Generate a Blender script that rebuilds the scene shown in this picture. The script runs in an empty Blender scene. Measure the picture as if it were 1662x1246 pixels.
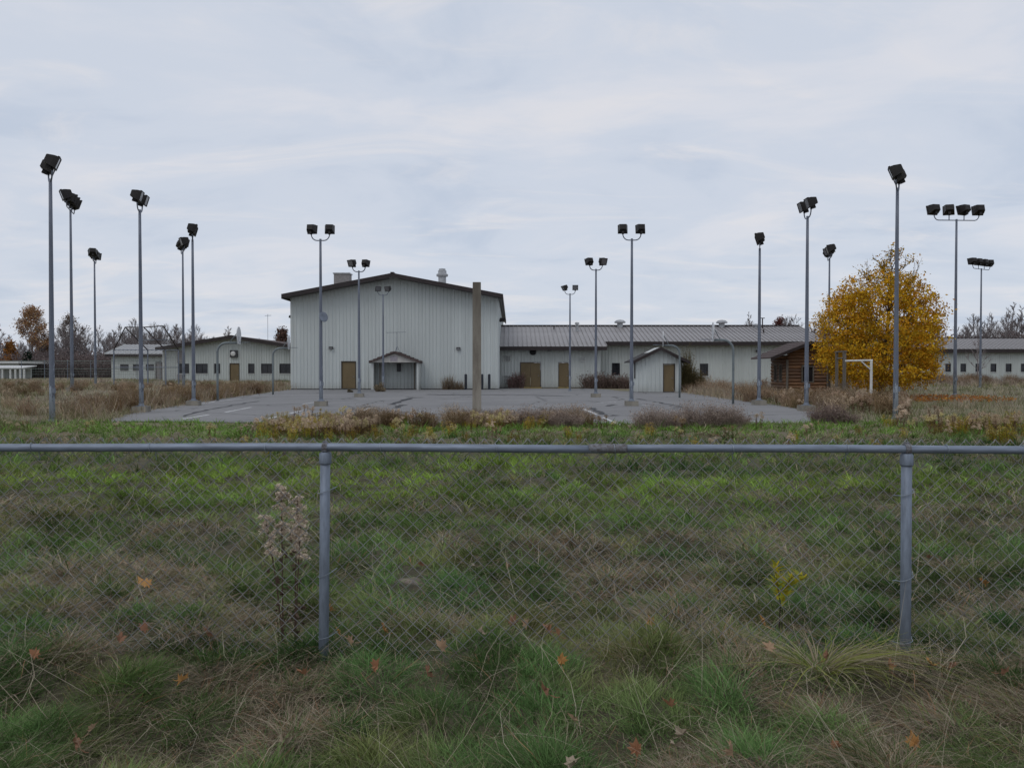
import bpy, math, random
import numpy as np
from mathutils import Vector, Matrix

# ------------------------------------------------------------------ camera, sky, sun, exposure
scene = bpy.context.scene
COL = scene.collection
R = math.radians
EYE = 1.63
F_PX = 1300.0

cam_d = bpy.data.cameras.new("camera")
cam_d.sensor_width = 36.0
cam_d.lens = 36.0 * F_PX / 1662.0
cam_d.clip_start = 0.05
cam_d.clip_end = 6000
cam = bpy.data.objects.new("camera", cam_d)
cam.location = (0, 0, EYE)
cam.rotation_euler = (R(90 - 1.0136), 0, 0)
COL.objects.link(cam)
scene.camera = cam

world = bpy.data.worlds.new("World")
scene.world = world
world.use_nodes = True
wn, wl = world.node_tree.nodes, world.node_tree.links
wn.clear()
SUN_EL, SUN_AZ = 52.0, 215.0        # soft sun behind the cloud deck
w_out = wn.new("ShaderNodeOutputWorld")
w_bg = wn.new("ShaderNodeBackground")
w_bg.inputs["Strength"].default_value = 0.1
w_sky = wn.new("ShaderNodeTexSky")
w_sky.sky_type = 'NISHITA'
w_sky.sun_disc = False
w_sky.sun_elevation = R(SUN_EL)
w_sky.sun_rotation = R(SUN_AZ)
w_tc = wn.new("ShaderNodeTexCoord")
w_sep = wn.new("ShaderNodeSeparateXYZ")
wl.new(w_tc.outputs["Generated"], w_sep.inputs[0])
w_abs = wn.new("ShaderNodeMath"); w_abs.operation = 'MAXIMUM'; w_abs.inputs[1].default_value = 0.0
wl.new(w_sep.outputs[2], w_abs.inputs[0])
w_add = wn.new("ShaderNodeMath"); w_add.operation = 'ADD'; w_add.inputs[1].default_value = 0.16
wl.new(w_abs.outputs[0], w_add.inputs[0])
def w_div(sock):
    d = wn.new("ShaderNodeMath"); d.operation = 'DIVIDE'
    wl.new(sock, d.inputs[0]); wl.new(w_add.outputs[0], d.inputs[1]); return d.outputs[0]
w_cmb = wn.new("ShaderNodeCombineXYZ")
wl.new(w_div(w_sep.outputs[0]), w_cmb.inputs[0]); wl.new(w_div(w_sep.outputs[1]), w_cmb.inputs[1])
def w_noise(scale, detail, rough, dist, off, sx=1.0):
    m = wn.new("ShaderNodeMapping"); m.inputs["Location"].default_value = off
    m.inputs["Scale"].default_value = (sx, 1, 1)
    wl.new(w_cmb.outputs[0], m.inputs[0])
    n = wn.new("ShaderNodeTexNoise"); n.inputs["Scale"].default_value = scale
    n.inputs["Detail"].default_value = detail; n.inputs["Roughness"].default_value = rough
    n.inputs["Distortion"].default_value = dist
    wl.new(m.outputs[0], n.inputs["Vector"]); return n.outputs["Fac"]
def w_ramp(fac, stops):
    r = wn.new("ShaderNodeValToRGB"); r.color_ramp.interpolation = 'EASE'
    e = r.color_ramp.elements
    while len(e) < len(stops): e.new(0.5)
    for el, (p, c) in zip(e, stops): el.position = p; el.color = (*c, 1)
    wl.new(fac, r.inputs[0]); return r.outputs[0]
def w_mix(a, b, fac, mode='MIX'):
    m = wn.new("ShaderNodeMix"); m.data_type = 'RGBA'; m.blend_type = mode
    wl.new(a, m.inputs[6]); wl.new(b, m.inputs[7])
    if isinstance(fac, float): m.inputs[0].default_value = fac
    else: wl.new(fac, m.inputs[0])
    return m.outputs[2]
c_big = w_ramp(w_noise(1.5, 8, 0.56, 0.5, (3.1, 1.7, 0), 0.8),
               [(0.34, (5.5, 6.15, 7.3)), (0.50, (6.3, 6.8, 7.75)), (0.66, (7.1, 7.3, 7.95))])
c_wisp = w_ramp(w_noise(2.9, 8, 0.6, 0.9, (7.3, 4.2, 0), 0.5),
                [(0.5, (0.0, 0.0, 0.0)), (0.74, (1.0, 1.0, 1.0))])
c_hi = wn.new("ShaderNodeRGB"); c_hi.outputs[0].default_value = (8.1, 7.85, 7.95, 1)
w_sc = wn.new("ShaderNodeMath"); w_sc.operation = 'MULTIPLY'; w_sc.inputs[1].default_value = 0.62
w_rgb = wn.new("ShaderNodeRGBToBW"); wl.new(c_wisp, w_rgb.inputs[0]); wl.new(w_rgb.outputs[0], w_sc.inputs[0])
clouds = w_mix(c_big, c_hi.outputs[0], w_sc.outputs[0])
allsky = w_mix(w_sky.outputs[0], clouds, 0.93)
wl.new(allsky, w_bg.inputs["Color"])
wl.new(w_bg.outputs[0], w_out.inputs["Surface"])

sun_d = bpy.data.lights.new("sun", 'SUN')
sun_d.energy = 0.6
sun_d.angle = R(30)
sun_d.color = (1.0, 0.96, 0.9)
sun = bpy.data.objects.new("sun", sun_d)
sun.rotation_euler = (R(90 - SUN_EL), 0, R(180 - SUN_AZ))
sun.location = (0, -20, 60)
COL.objects.link(sun)

scene.view_settings.view_transform = 'Standard'
scene.view_settings.look = 'None'
scene.view_settings.exposure = 0.0
scene.view_settings.gamma = 1.0
scene.view_settings.use_curve_mapping = False
scene.render.engine = 'CYCLES'
scene.cycles.use_denoising = True
scene.cycles.max_bounces = 6
scene.cycles.diffuse_bounces = 3
scene.cycles.transparent_max_bounces = 8

rng = np.random.default_rng(7)
random.seed(7)

# ------------------------------------------------------------------ helpers
def gp(px, py, z=0.0):
    """ground point seen at a photo pixel (flat ground at height z)"""
    Y = (EYE - z) * F_PX / (py - 600.0)
    return ((px - 831.0) * Y / F_PX, Y)
def X_at(px, Y): return (px - 831.0) * Y / F_PX
def Z_at(py, Y): return EYE + (600.0 - py) * Y / F_PX

def vnoise(x, y, seed=0):
    x = np.asarray(x, float); y = np.asarray(y, float)
    xi = np.floor(x).astype(np.int64); yi = np.floor(y).astype(np.int64)
    xf = x - xi; yf = y - yi
    u = xf * xf * (3 - 2 * xf); v = yf * yf * (3 - 2 * yf)
    def h(a, b):
        n = (a * 374761393 + b * 668265263 + seed * 974634777) & 0x7fffffff
        n = ((n ^ (n >> 13)) * 1274126177) & 0x7fffffff
        return ((n ^ (n >> 16)) & 0xffff) / 65535.0
    return (h(xi, yi) * (1 - u) + h(xi + 1, yi) * u) * (1 - v) + (h(xi, yi + 1) * (1 - u) + h(xi + 1, yi + 1) * u) * v
def fbm(x, y, seed=0, o=3):
    s, a, t = 0, 1.0, 0
    for i in range(o):
        s = s + a * vnoise(np.asarray(x) * 2 ** i, np.asarray(y) * 2 ** i, seed + i * 11); t += a; a *= 0.5
    return s / t
def sstep(a, b, x):
    t = np.clip((np.asarray(x, float) - a) / (b - a), 0, 1); return t * t * (3 - 2 * t)

def worley(x, y, cell, seed):
    """distance to the nearest tussock heart, that heart, and a random number of its own"""
    x = np.asarray(x, float); y = np.asarray(y, float); gx_ = np.floor(x / cell); gy_ = np.floor(y / cell)
    best = np.full(x.shape, 1e9); bx = np.zeros(x.shape); by = np.zeros(x.shape); bh = np.zeros(x.shape)
    def hsh(a, b, k):
        n = (a.astype(np.int64) * 374761393 + b.astype(np.int64) * 668265263 + k * 974634777) & 0x7fffffff
        n = ((n ^ (n >> 13)) * 1274126177) & 0x7fffffff
        return ((n ^ (n >> 16)) & 0xffff) / 65535.0
    for i in (-1, 0, 1):
        for j in (-1, 0, 1):
            a, b = gx_ + i, gy_ + j; px = (a + .1 + .8 * hsh(a, b, seed)) * cell; py = (b + .1 + .8 * hsh(a, b, seed + 1)) * cell
            d = np.hypot(x - px, y - py); k = d < best
            best = np.where(k, d, best); bx = np.where(k, px, bx); by = np.where(k, py, by); bh = np.where(k, hsh(a, b, seed + 2), bh)
    return best, bx, by, bh
COURT = [(-13.0, 25.6), (-8.0, 24.9), (-2.0, 24.5), (4.0, 24.3), (8.3, 24.3), (10.4, 25.6), (11.7, 29), (12.2, 36), (12.1, 46),
         (12.4, 57.2), (12.2, 60.5), (8.4, 61.5), (8.0, 66.5), (6.5, 70.2), (-1.0, 71.2), (-1.3, 66.6), (-18.6, 66.6), (-17.6, 58), (-16.4, 46), (-15.2, 37), (-14.8, 32)]
def in_poly(x, y, poly):
    x = np.asarray(x, float); y = np.asarray(y, float); c = np.zeros(x.shape, bool)
    n = len(poly)
    for i in range(n):
        x1, y1 = poly[i]; x2, y2 = poly[(i + 1) % n]
        if y1 == y2: continue
        t = ((y1 > y) != (y2 > y)) & (x < (x2 - x1) * (y - y1) / (y2 - y1) + x1)
        c ^= t
    return c
def poly_dist(x, y, poly):
    """distance to the outline of a polygon"""
    x = np.asarray(x, float); y = np.asarray(y, float); d = np.full(x.shape, 1e9)
    n = len(poly)
    for i in range(n):
        ax, ay = poly[i]; bx, by = poly[(i + 1) % n]
        dx, dy = bx - ax, by - ay
        t = np.clip(((x - ax) * dx + (y - ay) * dy) / (dx * dx + dy * dy), 0, 1)
        d = np.minimum(d, np.hypot(x - ax - t * dx, y - ay - t * dy))
    return d
def ground_z(x, y):
    x = np.asarray(x, float); y = np.asarray(y, float)
    near = 1 - sstep(16, 24, y)
    z = 0.16 * (fbm(x * 0.8, y * 0.8, 3) - 0.5) * near + 0.10 * (fbm(x * 2.6, y * 2.6, 9, 2) - 0.5) * near
    f1, _, _, hh_ = worley(x, y, .42, 7); z = z + (.03 + .09 * hh_) * np.clip(1 - f1 / .27, 0, 1) ** 1.2 * near
    z = z + 0.10 * np.exp(-((y - 4.1 + .025 * x) / .45) ** 2)
    z = z + 0.14 * (fbm(x * 0.25, y * 0.25, 5) - 0.5) * sstep(5, 9, y) * (1 - sstep(60, 90, y))
    z = z + 0.30 * sstep(-15.5, -24, x) * sstep(14, 26, y)
    ins = in_poly(x, y, COURT); d = poly_dist(x, y, COURT)
    k = np.where(ins, 0.0, sstep(0.1, 1.6, d))
    return z * k + np.where(ins, -0.05, -0.04 * (1 - sstep(0, 0.5, d)))
def gz(x, y): return float(ground_z(np.array([x]), np.array([y]))[0])

def set_props(o, label=None, cat=None, group=None, kind=None):
    if label: o["label"] = label
    if cat: o["category"] = cat
    if group: o["group"] = group
    if kind: o["kind"] = kind
    return o
def thing(name, label, cat, loc=(0, 0, 0), rz=0.0, group=None):
    o = bpy.data.objects.new(name, None); o.empty_display_size = 0.2
    o.location = loc; o.rotation_euler = (0, 0, rz); COL.objects.link(o)
    return set_props(o, label, cat, group)
def link_mesh(name, me, parent=None, loc=None, rot=None):
    o = bpy.data.objects.new(name, me); COL.objects.link(o)
    if parent is not None: o.parent = parent
    if loc is not None: o.location = loc
    if rot is not None: o.rotation_euler = rot
    return o

class MB:
    def __init__(self): self.v = []; self.f = []
    def add(self, vs, fs):
        b = len(self.v); self.v.extend([tuple(p) for p in vs]); self.f.extend([tuple(i + b for i in q) for q in fs]); return self
    def box(self, c, s, rz=0.0, taper=1.0):
        hx, hy, hz = s[0] / 2, s[1] / 2, s[2] / 2
        ca, sa = math.cos(rz), math.sin(rz); vs = []
        for z, k in ((-hz, 1.0), (hz, taper)):
            for x, y in ((-hx, -hy), (hx, -hy), (hx, hy), (-hx, hy)):
                x2, y2 = x * k, y * k
                vs.append((c[0] + x2 * ca - y2 * sa, c[1] + x2 * sa + y2 * ca, c[2] + z))
        return self.add(vs, [(3, 2, 1, 0), (4, 5, 6, 7), (0, 1, 5, 4), (1, 2, 6, 5), (2, 3, 7, 6), (3, 0, 4, 7)])
    def b2(self, x0, x1, y0, y1, z0, z1):
        return self.box(((x0 + x1) / 2, (y0 + y1) / 2, (z0 + z1) / 2), (x1 - x0, y1 - y0, z1 - z0))
    def tube(self, pts, rad, n=8, cap=True):
        pts = [Vector(p) for p in pts]
        if not isinstance(rad, (list, tuple)): rad = [rad] * len(pts)
        rings = []; up = None
        for i, p in enumerate(pts):
            t = (pts[min(i + 1, len(pts) - 1)] - pts[max(i - 1, 0)])
            if t.length < 1e-9: t = Vector((0, 0, 1))
            t.normalize()
            if up is None:
                a = Vector((1, 0, 0)) if abs(t.x) < 0.8 else Vector((0, 1, 0))
                u = t.cross(a).normalized()
            else:
                u = up - t * up.dot(t)
                u = u.normalized() if u.length > 1e-6 else t.orthogonal().normalized()
            up = u; w = t.cross(u)
            rings.append([p + (u * math.cos(2 * math.pi * k / n) + w * math.sin(2 * math.pi * k / n)) * rad[i] for k in range(n)])
        vs = [q for r in rings for q in r]; fs = []
        for i in range(len(rings) - 1):
            for k in range(n):
                a, b = i * n + k, i * n + (k + 1) % n
                fs.append((a, b, b + n, a + n))
        if cap:
            fs.append(tuple(range(n - 1, -1, -1))); m = (len(rings) - 1) * n
            fs.append(tuple(range(m, m + n)))
        return self.add(vs, fs)
    def bar(self, p, q, w, h):
        """box beam from p to q, w sideways, h upwards"""
        p, q = Vector(p), Vector(q); t = (q - p).normalized()
        a = Vector((0, 0, 1)) if abs(t.z) < 0.95 else Vector((0, 1, 0))
        u = t.cross(a).normalized(); v = u.cross(t)
        vs = []
        for c in (p, q):
            for su, sv in ((-1, -1), (1, -1), (1, 1), (-1, 1)): vs.append(c + u * su * w / 2 + v * sv * h / 2)
        return self.add(vs, [(0, 1, 2, 3), (7, 6, 5, 4), (1, 0, 4, 5), (2, 1, 5, 6), (3, 2, 6, 7), (0, 3, 7, 4)])
    def prism(self, poly, y0, y1):
        """extrude an xz outline along y"""
        n = len(poly)
        vs = [(x, y0, z) for x, z in poly] + [(x, y1, z) for x, z in poly]
        fs = [tuple(range(n)), tuple(range(2 * n - 1, n - 1, -1))]
        for i in range(n):
            j = (i + 1) % n; fs.append((j, i, i + n, j + n))
        return self.add(vs, fs)
    def lathe(self, prof, c=(0, 0, 0), n=16):
        vs = []; fs = []
        for r, z in prof:
            for k in range(n):
                a = 2 * math.pi * k / n; vs.append((c[0] + r * math.cos(a), c[1] + r * math.sin(a), c[2] + z))
        for i in range(len(prof) - 1):
            for k in range(n):
                a, b = i * n + k, i * n + (k + 1) % n; fs.append((a, b, b + n, a + n))
        fs.append(tuple(range(n - 1, -1, -1))); m = (len(prof) - 1) * n; fs.append(tuple(range(m, m + n)))
        return self.add(vs, fs)
    def mesh(self, name, mat, smooth=False):
        me = bpy.data.meshes.new(name); me.from_pydata([tuple(p) for p in self.v], [], self.f)
        if mat is not None: me.materials.append(mat)
        if smooth: me.polygons.foreach_set("use_smooth", [True] * len(me.polygons))
        me.update(); return me
    def build(self, name, mat, parent=None, loc=None, rot=None, smooth=False):
        return link_mesh(name, self.mesh(name, mat, smooth), parent, loc, rot)

def np_mesh(name, verts, faces, mat, col=None):
    """faces: list of (k, array[n,k]) groups"""
    me = bpy.data.meshes.new(name)
    nv = len(verts); me.vertices.add(nv); me.vertices.foreach_set("co", np.asarray(verts, np.float32).ravel())
    loops = np.concatenate([f.ravel() for _, f in faces]); tot = np.concatenate([np.full(len(f), k) for k, f in faces])
    me.loops.add(len(loops)); me.loops.foreach_set("vertex_index", loops.astype(np.int32))
    me.polygons.add(len(tot)); st = np.concatenate([[0], np.cumsum(tot)[:-1]])
    me.polygons.foreach_set("loop_start", st.astype(np.int32)); me.polygons.foreach_set("loop_total", tot.astype(np.int32))
    if col is not None:
        a = me.attributes.new("bcol", 'FLOAT_COLOR', 'POINT')
        c = np.ones((nv, 4), np.float32); c[:, :3] = col; a.data.foreach_set("color", c.ravel())
    if mat is not None: me.materials.append(mat)
    me.update(calc_edges=True); me.validate(); return me

# ------------------------------------------------------------------ materials
def mat_new(name):
    m = bpy.data.materials.new(name); m.use_nodes = True
    nt = m.node_tree; return m, nt.nodes, nt.links, nt.nodes["Principled BSDF"]
def mix_rgb(N, L, a, b, fac, mode='MIX'):
    m = N.new("ShaderNodeMix"); m.data_type = 'RGBA'; m.blend_type = mode
    for s, v in ((m.inputs[6], a), (m.inputs[7], b)):
        if isinstance(v, tuple): s.default_value = (*v, 1) if len(v) == 3 else v
        else: L.new(v, s)
    if isinstance(fac, (int, float)): m.inputs[0].default_value = fac
    else: L.new(fac, m.inputs[0])
    return m.outputs[2]
def noise(N, L, scale, detail=4, rough=0.6, coord="Object", sc=None, dist=0.0):
    tc = N.new("ShaderNodeTexCoord"); n = N.new("ShaderNodeTexNoise")
    n.inputs["Scale"].default_value = scale; n.inputs["Detail"].default_value = detail; n.inputs["Roughness"].default_value = rough
    n.inputs["Distortion"].default_value = dist
    src = tc.outputs[coord]
    if sc:
        mp = N.new("ShaderNodeMapping"); mp.inputs["Scale"].default_value = sc; L.new(src, mp.inputs[0]); src = mp.outputs[0]
    L.new(src, n.inputs["Vector"]); return n.outputs["Fac"]
def ramp(N, L, fac, stops):
    r = N.new("ShaderNodeValToRGB"); e = r.color_ramp.elements
    while len(e) < len(stops): e.new(0.5)
    for el, (p, c) in zip(e, stops):
        el.position = p; el.color = (*c, 1) if isinstance(c, tuple) else (c, c, c, 1)
    L.new(fac, r.inputs[0]); return r.outputs[0]
def bump(N, L, B, h, dist, strength=0.6):
    b = N.new("ShaderNodeBump"); b.inputs["Distance"].default_value = dist; b.inputs["Strength"].default_value = strength
    L.new(h, b.inputs["Height"]); L.new(b.outputs[0], B.inputs["Normal"])
def simple(name, c, rough=0.6, metal=0.0, var=0.25, scale=6.0, sc=None, bmp=0.0, c2=None, spec=0.3):
    m, N, L, B = mat_new(name)
    n = noise(N, L, scale, 5, 0.6, "Object", sc)
    dark = c2 if c2 else tuple(x * (1 - var) for x in c)
    col = ramp(N, L, n, [(0.3, dark), (0.7, tuple(min(1, x * (1 + var * 0.4)) for x in c))])
    L.new(col, B.inputs["Base Color"]); B.inputs["Roughness"].default_value = rough; B.inputs["Metallic"].default_value = metal
    B.inputs["Specular IOR Level"].default_value = spec
    if bmp: bump(N, L, B, noise(N, L, scale * 6, 4), bmp)
    return m

M = {}
# painted ribbed steel siding: chalky, streaked by run-off, splashed near the ground
def siding(name, c, dirt=(0.20, 0.18, 0.15)):
    m, N, L, B = mat_new(name)
    a = noise(N, L, 0.5, 4, 0.6, "Object", (1.0, 1.0, 0.25)); s = noise(N, L, 2.2, 4, 0.65, "Object", (1.6, 1.6, 0.07))
    base = ramp(N, L, a, [(0.3, tuple(x * 0.9 for x in c)), (0.7, tuple(x * 1.04 for x in c))])
    base = mix_rgb(N, L, base, dirt, ramp(N, L, s, [(0.55, 0.0), (0.85, 0.34)]))
    tc = N.new("ShaderNodeTexCoord"); sp = N.new("ShaderNodeSeparateXYZ"); L.new(tc.outputs["Object"], sp.inputs[0])
    mr = N.new("ShaderNodeMapRange"); mr.inputs[1].default_value = 0.0; mr.inputs[2].default_value = 0.7; mr.inputs[3].default_value = 0.75; mr.inputs[4].default_value = 0.0
    L.new(sp.outputs[2], mr.inputs[0])
    mm = N.new("ShaderNodeMath"); mm.operation = 'MULTIPLY'; L.new(mr.outputs[0], mm.inputs[0]); L.new(noise(N, L, 2.5, 5, 0.7), mm.inputs[1])
    base = mix_rgb(N, L, base, dirt, mm.outputs[0])
    oi = N.new("ShaderNodeObjectInfo"); base = mix_rgb(N, L, base, tuple(x * .84 for x in c), ramp(N, L, oi.outputs["Random"], [(0.2, 0.0), (1.0, 0.55)]))
    rs = noise(N, L, 1.1, 5, .7, "Object", (2.2, 2.2, .05)); base = mix_rgb(N, L, base, (.20, .12, .075), ramp(N, L, rs, [(0.66, 0.0), (0.82, 0.4)]))
    L.new(base, B.inputs["Base Color"]); B.inputs["Roughness"].default_value = 0.55; B.inputs["Specular IOR Level"].default_value = 0.25
    return m
M["siding"] = siding("pale_siding", (0.55, 0.585, 0.575))
M["siding_w"] = siding("weathered_siding", (0.525, 0.55, 0.53))
M["siding_far"] = siding("far_siding", (0.50, 0.53, 0.51))
M["roof_metal"] = simple("seamed_roof", (0.33, 0.315, 0.315), 0.5, 0.0, 0.22, 0.8, (1, 0.2, 1), c2=(0.24, 0.228, 0.226))
M["roof_light"] = simple("light_roof", (0.42, 0.42, 0.42), 0.5, 0.0, 0.2, 0.8)
M["fascia"] = simple("dark_brown_fascia", (0.035, 0.026, 0.026), 0.5, 0.0, 0.3, 2.0)
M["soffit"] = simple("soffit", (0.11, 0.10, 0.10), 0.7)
M["brown_door"] = simple("tan_door", (0.17, 0.125, 0.065), 0.5, 0.0, 0.2, 1.4, (1, 1, 0.4))
M["door_frame"] = simple("door_frame", (0.06, 0.05, 0.045), 0.5)
M["trim"] = simple("pale_trim", (0.55, 0.56, 0.54), 0.5)
M["wframe"] = simple("window_frame_dark", (0.05, 0.05, 0.055), 0.4)
M["foundation"] = simple("foundation", (0.12, 0.12, 0.12), 0.9, 0, 0.4, 3)
def glass_dark():
    m, N, L, B = mat_new("dark_window_glass")
    L.new(ramp(N, L, noise(N, L, 1.5, 3), [(0.35, (0.012, 0.013, 0.018)), (0.7, (0.035, 0.036, 0.042))]), B.inputs["Base Color"])
    B.inputs["Roughness"].default_value = 0.12; B.inputs["Specular IOR Level"].default_value = 0.5; return m
M["glass"] = glass_dark()
M["galv"] = simple("galvanised_pole", (0.20, 0.225, 0.27), 0.45, 0.3, 0.22, 3.0, (1, 1, 0.3))
def pole_mat():
    m, N, L, B = mat_new("painted_steel_pole")
    n = noise(N, L, 2.5, 5, 0.65, "Object", (6, 6, 0.8)); p = noise(N, L, 5, 5, 0.7, "Object", (2, 2, 0.5))
    tc = N.new("ShaderNodeTexCoord"); sp = N.new("ShaderNodeSeparateXYZ"); L.new(tc.outputs["Object"], sp.inputs[0])
    low = N.new("ShaderNodeMapRange"); low.inputs[1].default_value = 0.2; low.inputs[2].default_value = 2.6; low.inputs[3].default_value = 0.62; low.inputs[4].default_value = 0.22
    L.new(sp.outputs[2], low.inputs[0])
    th = N.new("ShaderNodeMath"); th.operation = 'LESS_THAN'; L.new(p, th.inputs[0]); L.new(low.outputs[0], th.inputs[1])
    base = ramp(N, L, n, [(0.3, (0.10, 0.115, 0.15)), (0.75, (0.165, 0.185, 0.23))])
    worn = ramp(N, L, n, [(0.3, (0.25, 0.29, 0.35)), (0.75, (0.42, 0.46, 0.52))])
    L.new(mix_rgb(N, L, base, worn, th.outputs[0]), B.inputs["Base Color"])
    B.inputs["Roughness"].default_value = 0.5; B.inputs["Metallic"].default_value = 0.15; return m
M["pole"] = pole_mat()
M["bronze"] = simple("dark_bronze_housing", (0.022, 0.019, 0.018), 0.5, 0.2, 0.3, 5)
M["lens"] = simple("dusty_lamp_glass", (0.16, 0.16, 0.17), 0.15, 0.0, 0.3, 5, spec=0.6)
M["concrete"] = simple("weathered_concrete", (0.27, 0.25, 0.21), 0.9, 0, 0.35, 2.2, bmp=0.01, c2=(0.15, 0.14, 0.12))
def post_conc():
    m, N, L, B = mat_new("stained_concrete_post")
    n = noise(N, L, 1.2, 6, 0.65, "Object", (2.5, 2.5, 0.5)); f = noise(N, L, 22, 4)
    c = ramp(N, L, n, [(0.3, (0.14, 0.12, 0.095)), (0.55, (0.26, 0.235, 0.195)), (0.75, (0.32, 0.295, 0.25))])
    tc = N.new("ShaderNodeTexCoord"); sp = N.new("ShaderNodeSeparateXYZ"); L.new(tc.outputs["Object"], sp.inputs[0])
    mr = N.new("ShaderNodeMapRange"); mr.inputs[1].default_value = 2.4; mr.inputs[2].default_value = 5.0; mr.inputs[3].default_value = 0; mr.inputs[4].default_value = 0.8
    L.new(sp.outputs[2], mr.inputs[0])
    mm = N.new("ShaderNodeMath"); mm.operation = 'MULTIPLY'; L.new(mr.outputs[0], mm.inputs[0]); L.new(ramp(N, L, noise(N, L, 2.0, 5, 0.6, "Object", (3, 3, 0.4)), [(0.3, 0.3), (0.6, 1.0)]), mm.inputs[1])
    c = mix_rgb(N, L, c, (0.075, 0.062, 0.048), mm.outputs[0])       # lichen and soot run-down from the top
    L.new(c, B.inputs["Base Color"]); B.inputs["Roughness"].default_value = 0.95; bump(N, L, B, f, 0.01); return m
M["post_conc"] = post_conc()
M["rail"] = simple("fence_pipe", (0.215, 0.25, 0.31), 0.45, 0.3, 0.3, 14.0, (0.5, 3, 3), bmp=0.0008)
M["post"] = simple("fence_post_pipe", (0.205, 0.24, 0.295), 0.55, 0.2, 0.3, 16.0, (3, 3, .6), bmp=0.0008)
M["wire"] = simple("fence_wire", (0.27, 0.27, 0.265), 0.5, 0.25, 0.4, 3.0)
M["rusty"] = simple("spotted_zinc_fitting", (0.19, 0.20, 0.225), 0.6, 0.3, 0.5, 60.0, c2=(0.085, 0.07, 0.06))
M["tie"] = simple("tie_wire", (0.28, 0.32, 0.37), 0.45, 0.4)
M["white_paint"] = simple("chipped_white_paint", (0.62, 0.62, 0.60), 0.6, 0, 0.2, 4)
M["rust_red"] = simple("rust_patch", (0.25, 0.08, 0.05), 0.8)
M["timber"] = simple("grey_timber", (0.15, 0.13, 0.11), 0.85, 0, 0.4, 3, (5, 5, 0.5))
M["shingle"] = simple("brown_shingles", (0.095, 0.07, 0.066), 0.9, 0, 0.35, 8)
M["shingle_dark"] = simple("dark_shingles", (0.05, 0.046, 0.046), 0.9, 0, 0.35, 8)
M["vent"] = simple("vent_metal", (0.42, 0.43, 0.44), 0.45, 0.3, 0.3, 3)
M["cream"] = simple("stained_cream_board", (0.50, 0.48, 0.45), 0.7, 0, 0.25, 3)
M["panel_grey"] = simple("grey_infill_panel", (0.25, 0.235, 0.23), 0.8)
M["board"] = simple("hoop_backboard_paint", (0.62, 0.63, 0.64), 0.6, 0, 0.35, 5)
M["black"] = simple("black_rubber", (0.015, 0.015, 0.018), 0.6)
M["bollard"] = simple("dark_bollard", (0.03, 0.035, 0.045), 0.6)
M["hoopsteel"] = simple("hoop_steel", (0.19, 0.22, 0.23), 0.5, 0.2, 0.25, 4)
M["yellow"] = simple("yellow_step_paint", (0.35, 0.25, 0.07), 0.8, 0, 0.4, 5)
def log_mat():
    m, N, L, B = mat_new("varnished_log")
    oi = N.new("ShaderNodeObjectInfo"); n = noise(N, L, 3, 5, 0.65, "Object", (0.5, 6, 6))
    c = ramp(N, L, n, [(0.3, (0.07, 0.032, 0.016)), (0.7, (0.27, 0.135, 0.06))])
    c = mix_rgb(N, L, c, (0.06, 0.035, 0.026), ramp(N, L, oi.outputs["Random"], [(0.35, 0.0), (1.0, 0.75)]))
    L.new(c, B.inputs["Base Color"]); B.inputs["Roughness"].default_value = 0.7; return m
M["log"] = log_mat()
M["bark"] = simple("bark", (0.055, 0.042, 0.034), 0.95, 0, 0.4, 8, (1, 1, 0.25))
M["bark_far"] = simple("haze_paled_bark", (0.215, 0.185, 0.18), 0.95, 0, 0.3, 4)  # distance haze painted in: bark colour paled for the far trees

def asphalt():
    m, N, L, B = mat_new("old_asphalt")
    a = noise(N, L, 0.22, 5, 0.6); b = noise(N, L, 1.6, 6, 0.7); f = noise(N, L, 60, 3, 0.7)
    c = ramp(N, L, a, [(0.3, (0.165, 0.162, 0.162)), (0.7, (0.225, 0.22, 0.218))])
    c = mix_rgb(N, L, c, (0.08, 0.08, 0.08), ramp(N, L, b, [(0.55, 0.0), (0.8, 0.55)]))
    c = mix_rgb(N, L, c, (0.27, 0.26, 0.25), ramp(N, L, f, [(0.5, 0.0), (0.8, 0.35)]))
    tc = N.new("ShaderNodeTexCoord"); nz = N.new("ShaderNodeTexNoise"); nz.inputs["Scale"].default_value = 0.7; L.new(tc.outputs["Object"], nz.inputs["Vector"])
    ad = N.new("ShaderNodeMix"); ad.data_type = 'RGBA'; ad.blend_type = 'ADD'; ad.inputs[0].default_value = 0.9
    L.new(tc.outputs["Object"], ad.inputs[6]); L.new(nz.outputs["Color"], ad.inputs[7])
    v = N.new("ShaderNodeTexVoronoi"); v.feature = 'DISTANCE_TO_EDGE'; v.inputs["Scale"].default_value = 0.16
    L.new(ad.outputs[2], v.inputs["Vector"])
    c = mix_rgb(N, L, (0.05, 0.05, 0.05), c, ramp(N, L, v.outputs["Distance"], [(0.0, 0.0), (0.006, 0.5), (0.014, 1.0)]))
    L.new(c, B.inputs["Base Color"]); B.inputs["Roughness"].default_value = 0.85; bump(N, L, B, f, 0.01, 0.5); return m
M["asphalt"] = asphalt()
M["tar"] = simple("tar_crack", (0.035, 0.035, 0.038), 0.7, 0, 0.3, 3)
M["line"] = simple("worn_line_paint", (0.74, 0.74, 0.73), 0.8, 0, 0.5, 6, c2=(0.36, 0.36, 0.36))

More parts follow.
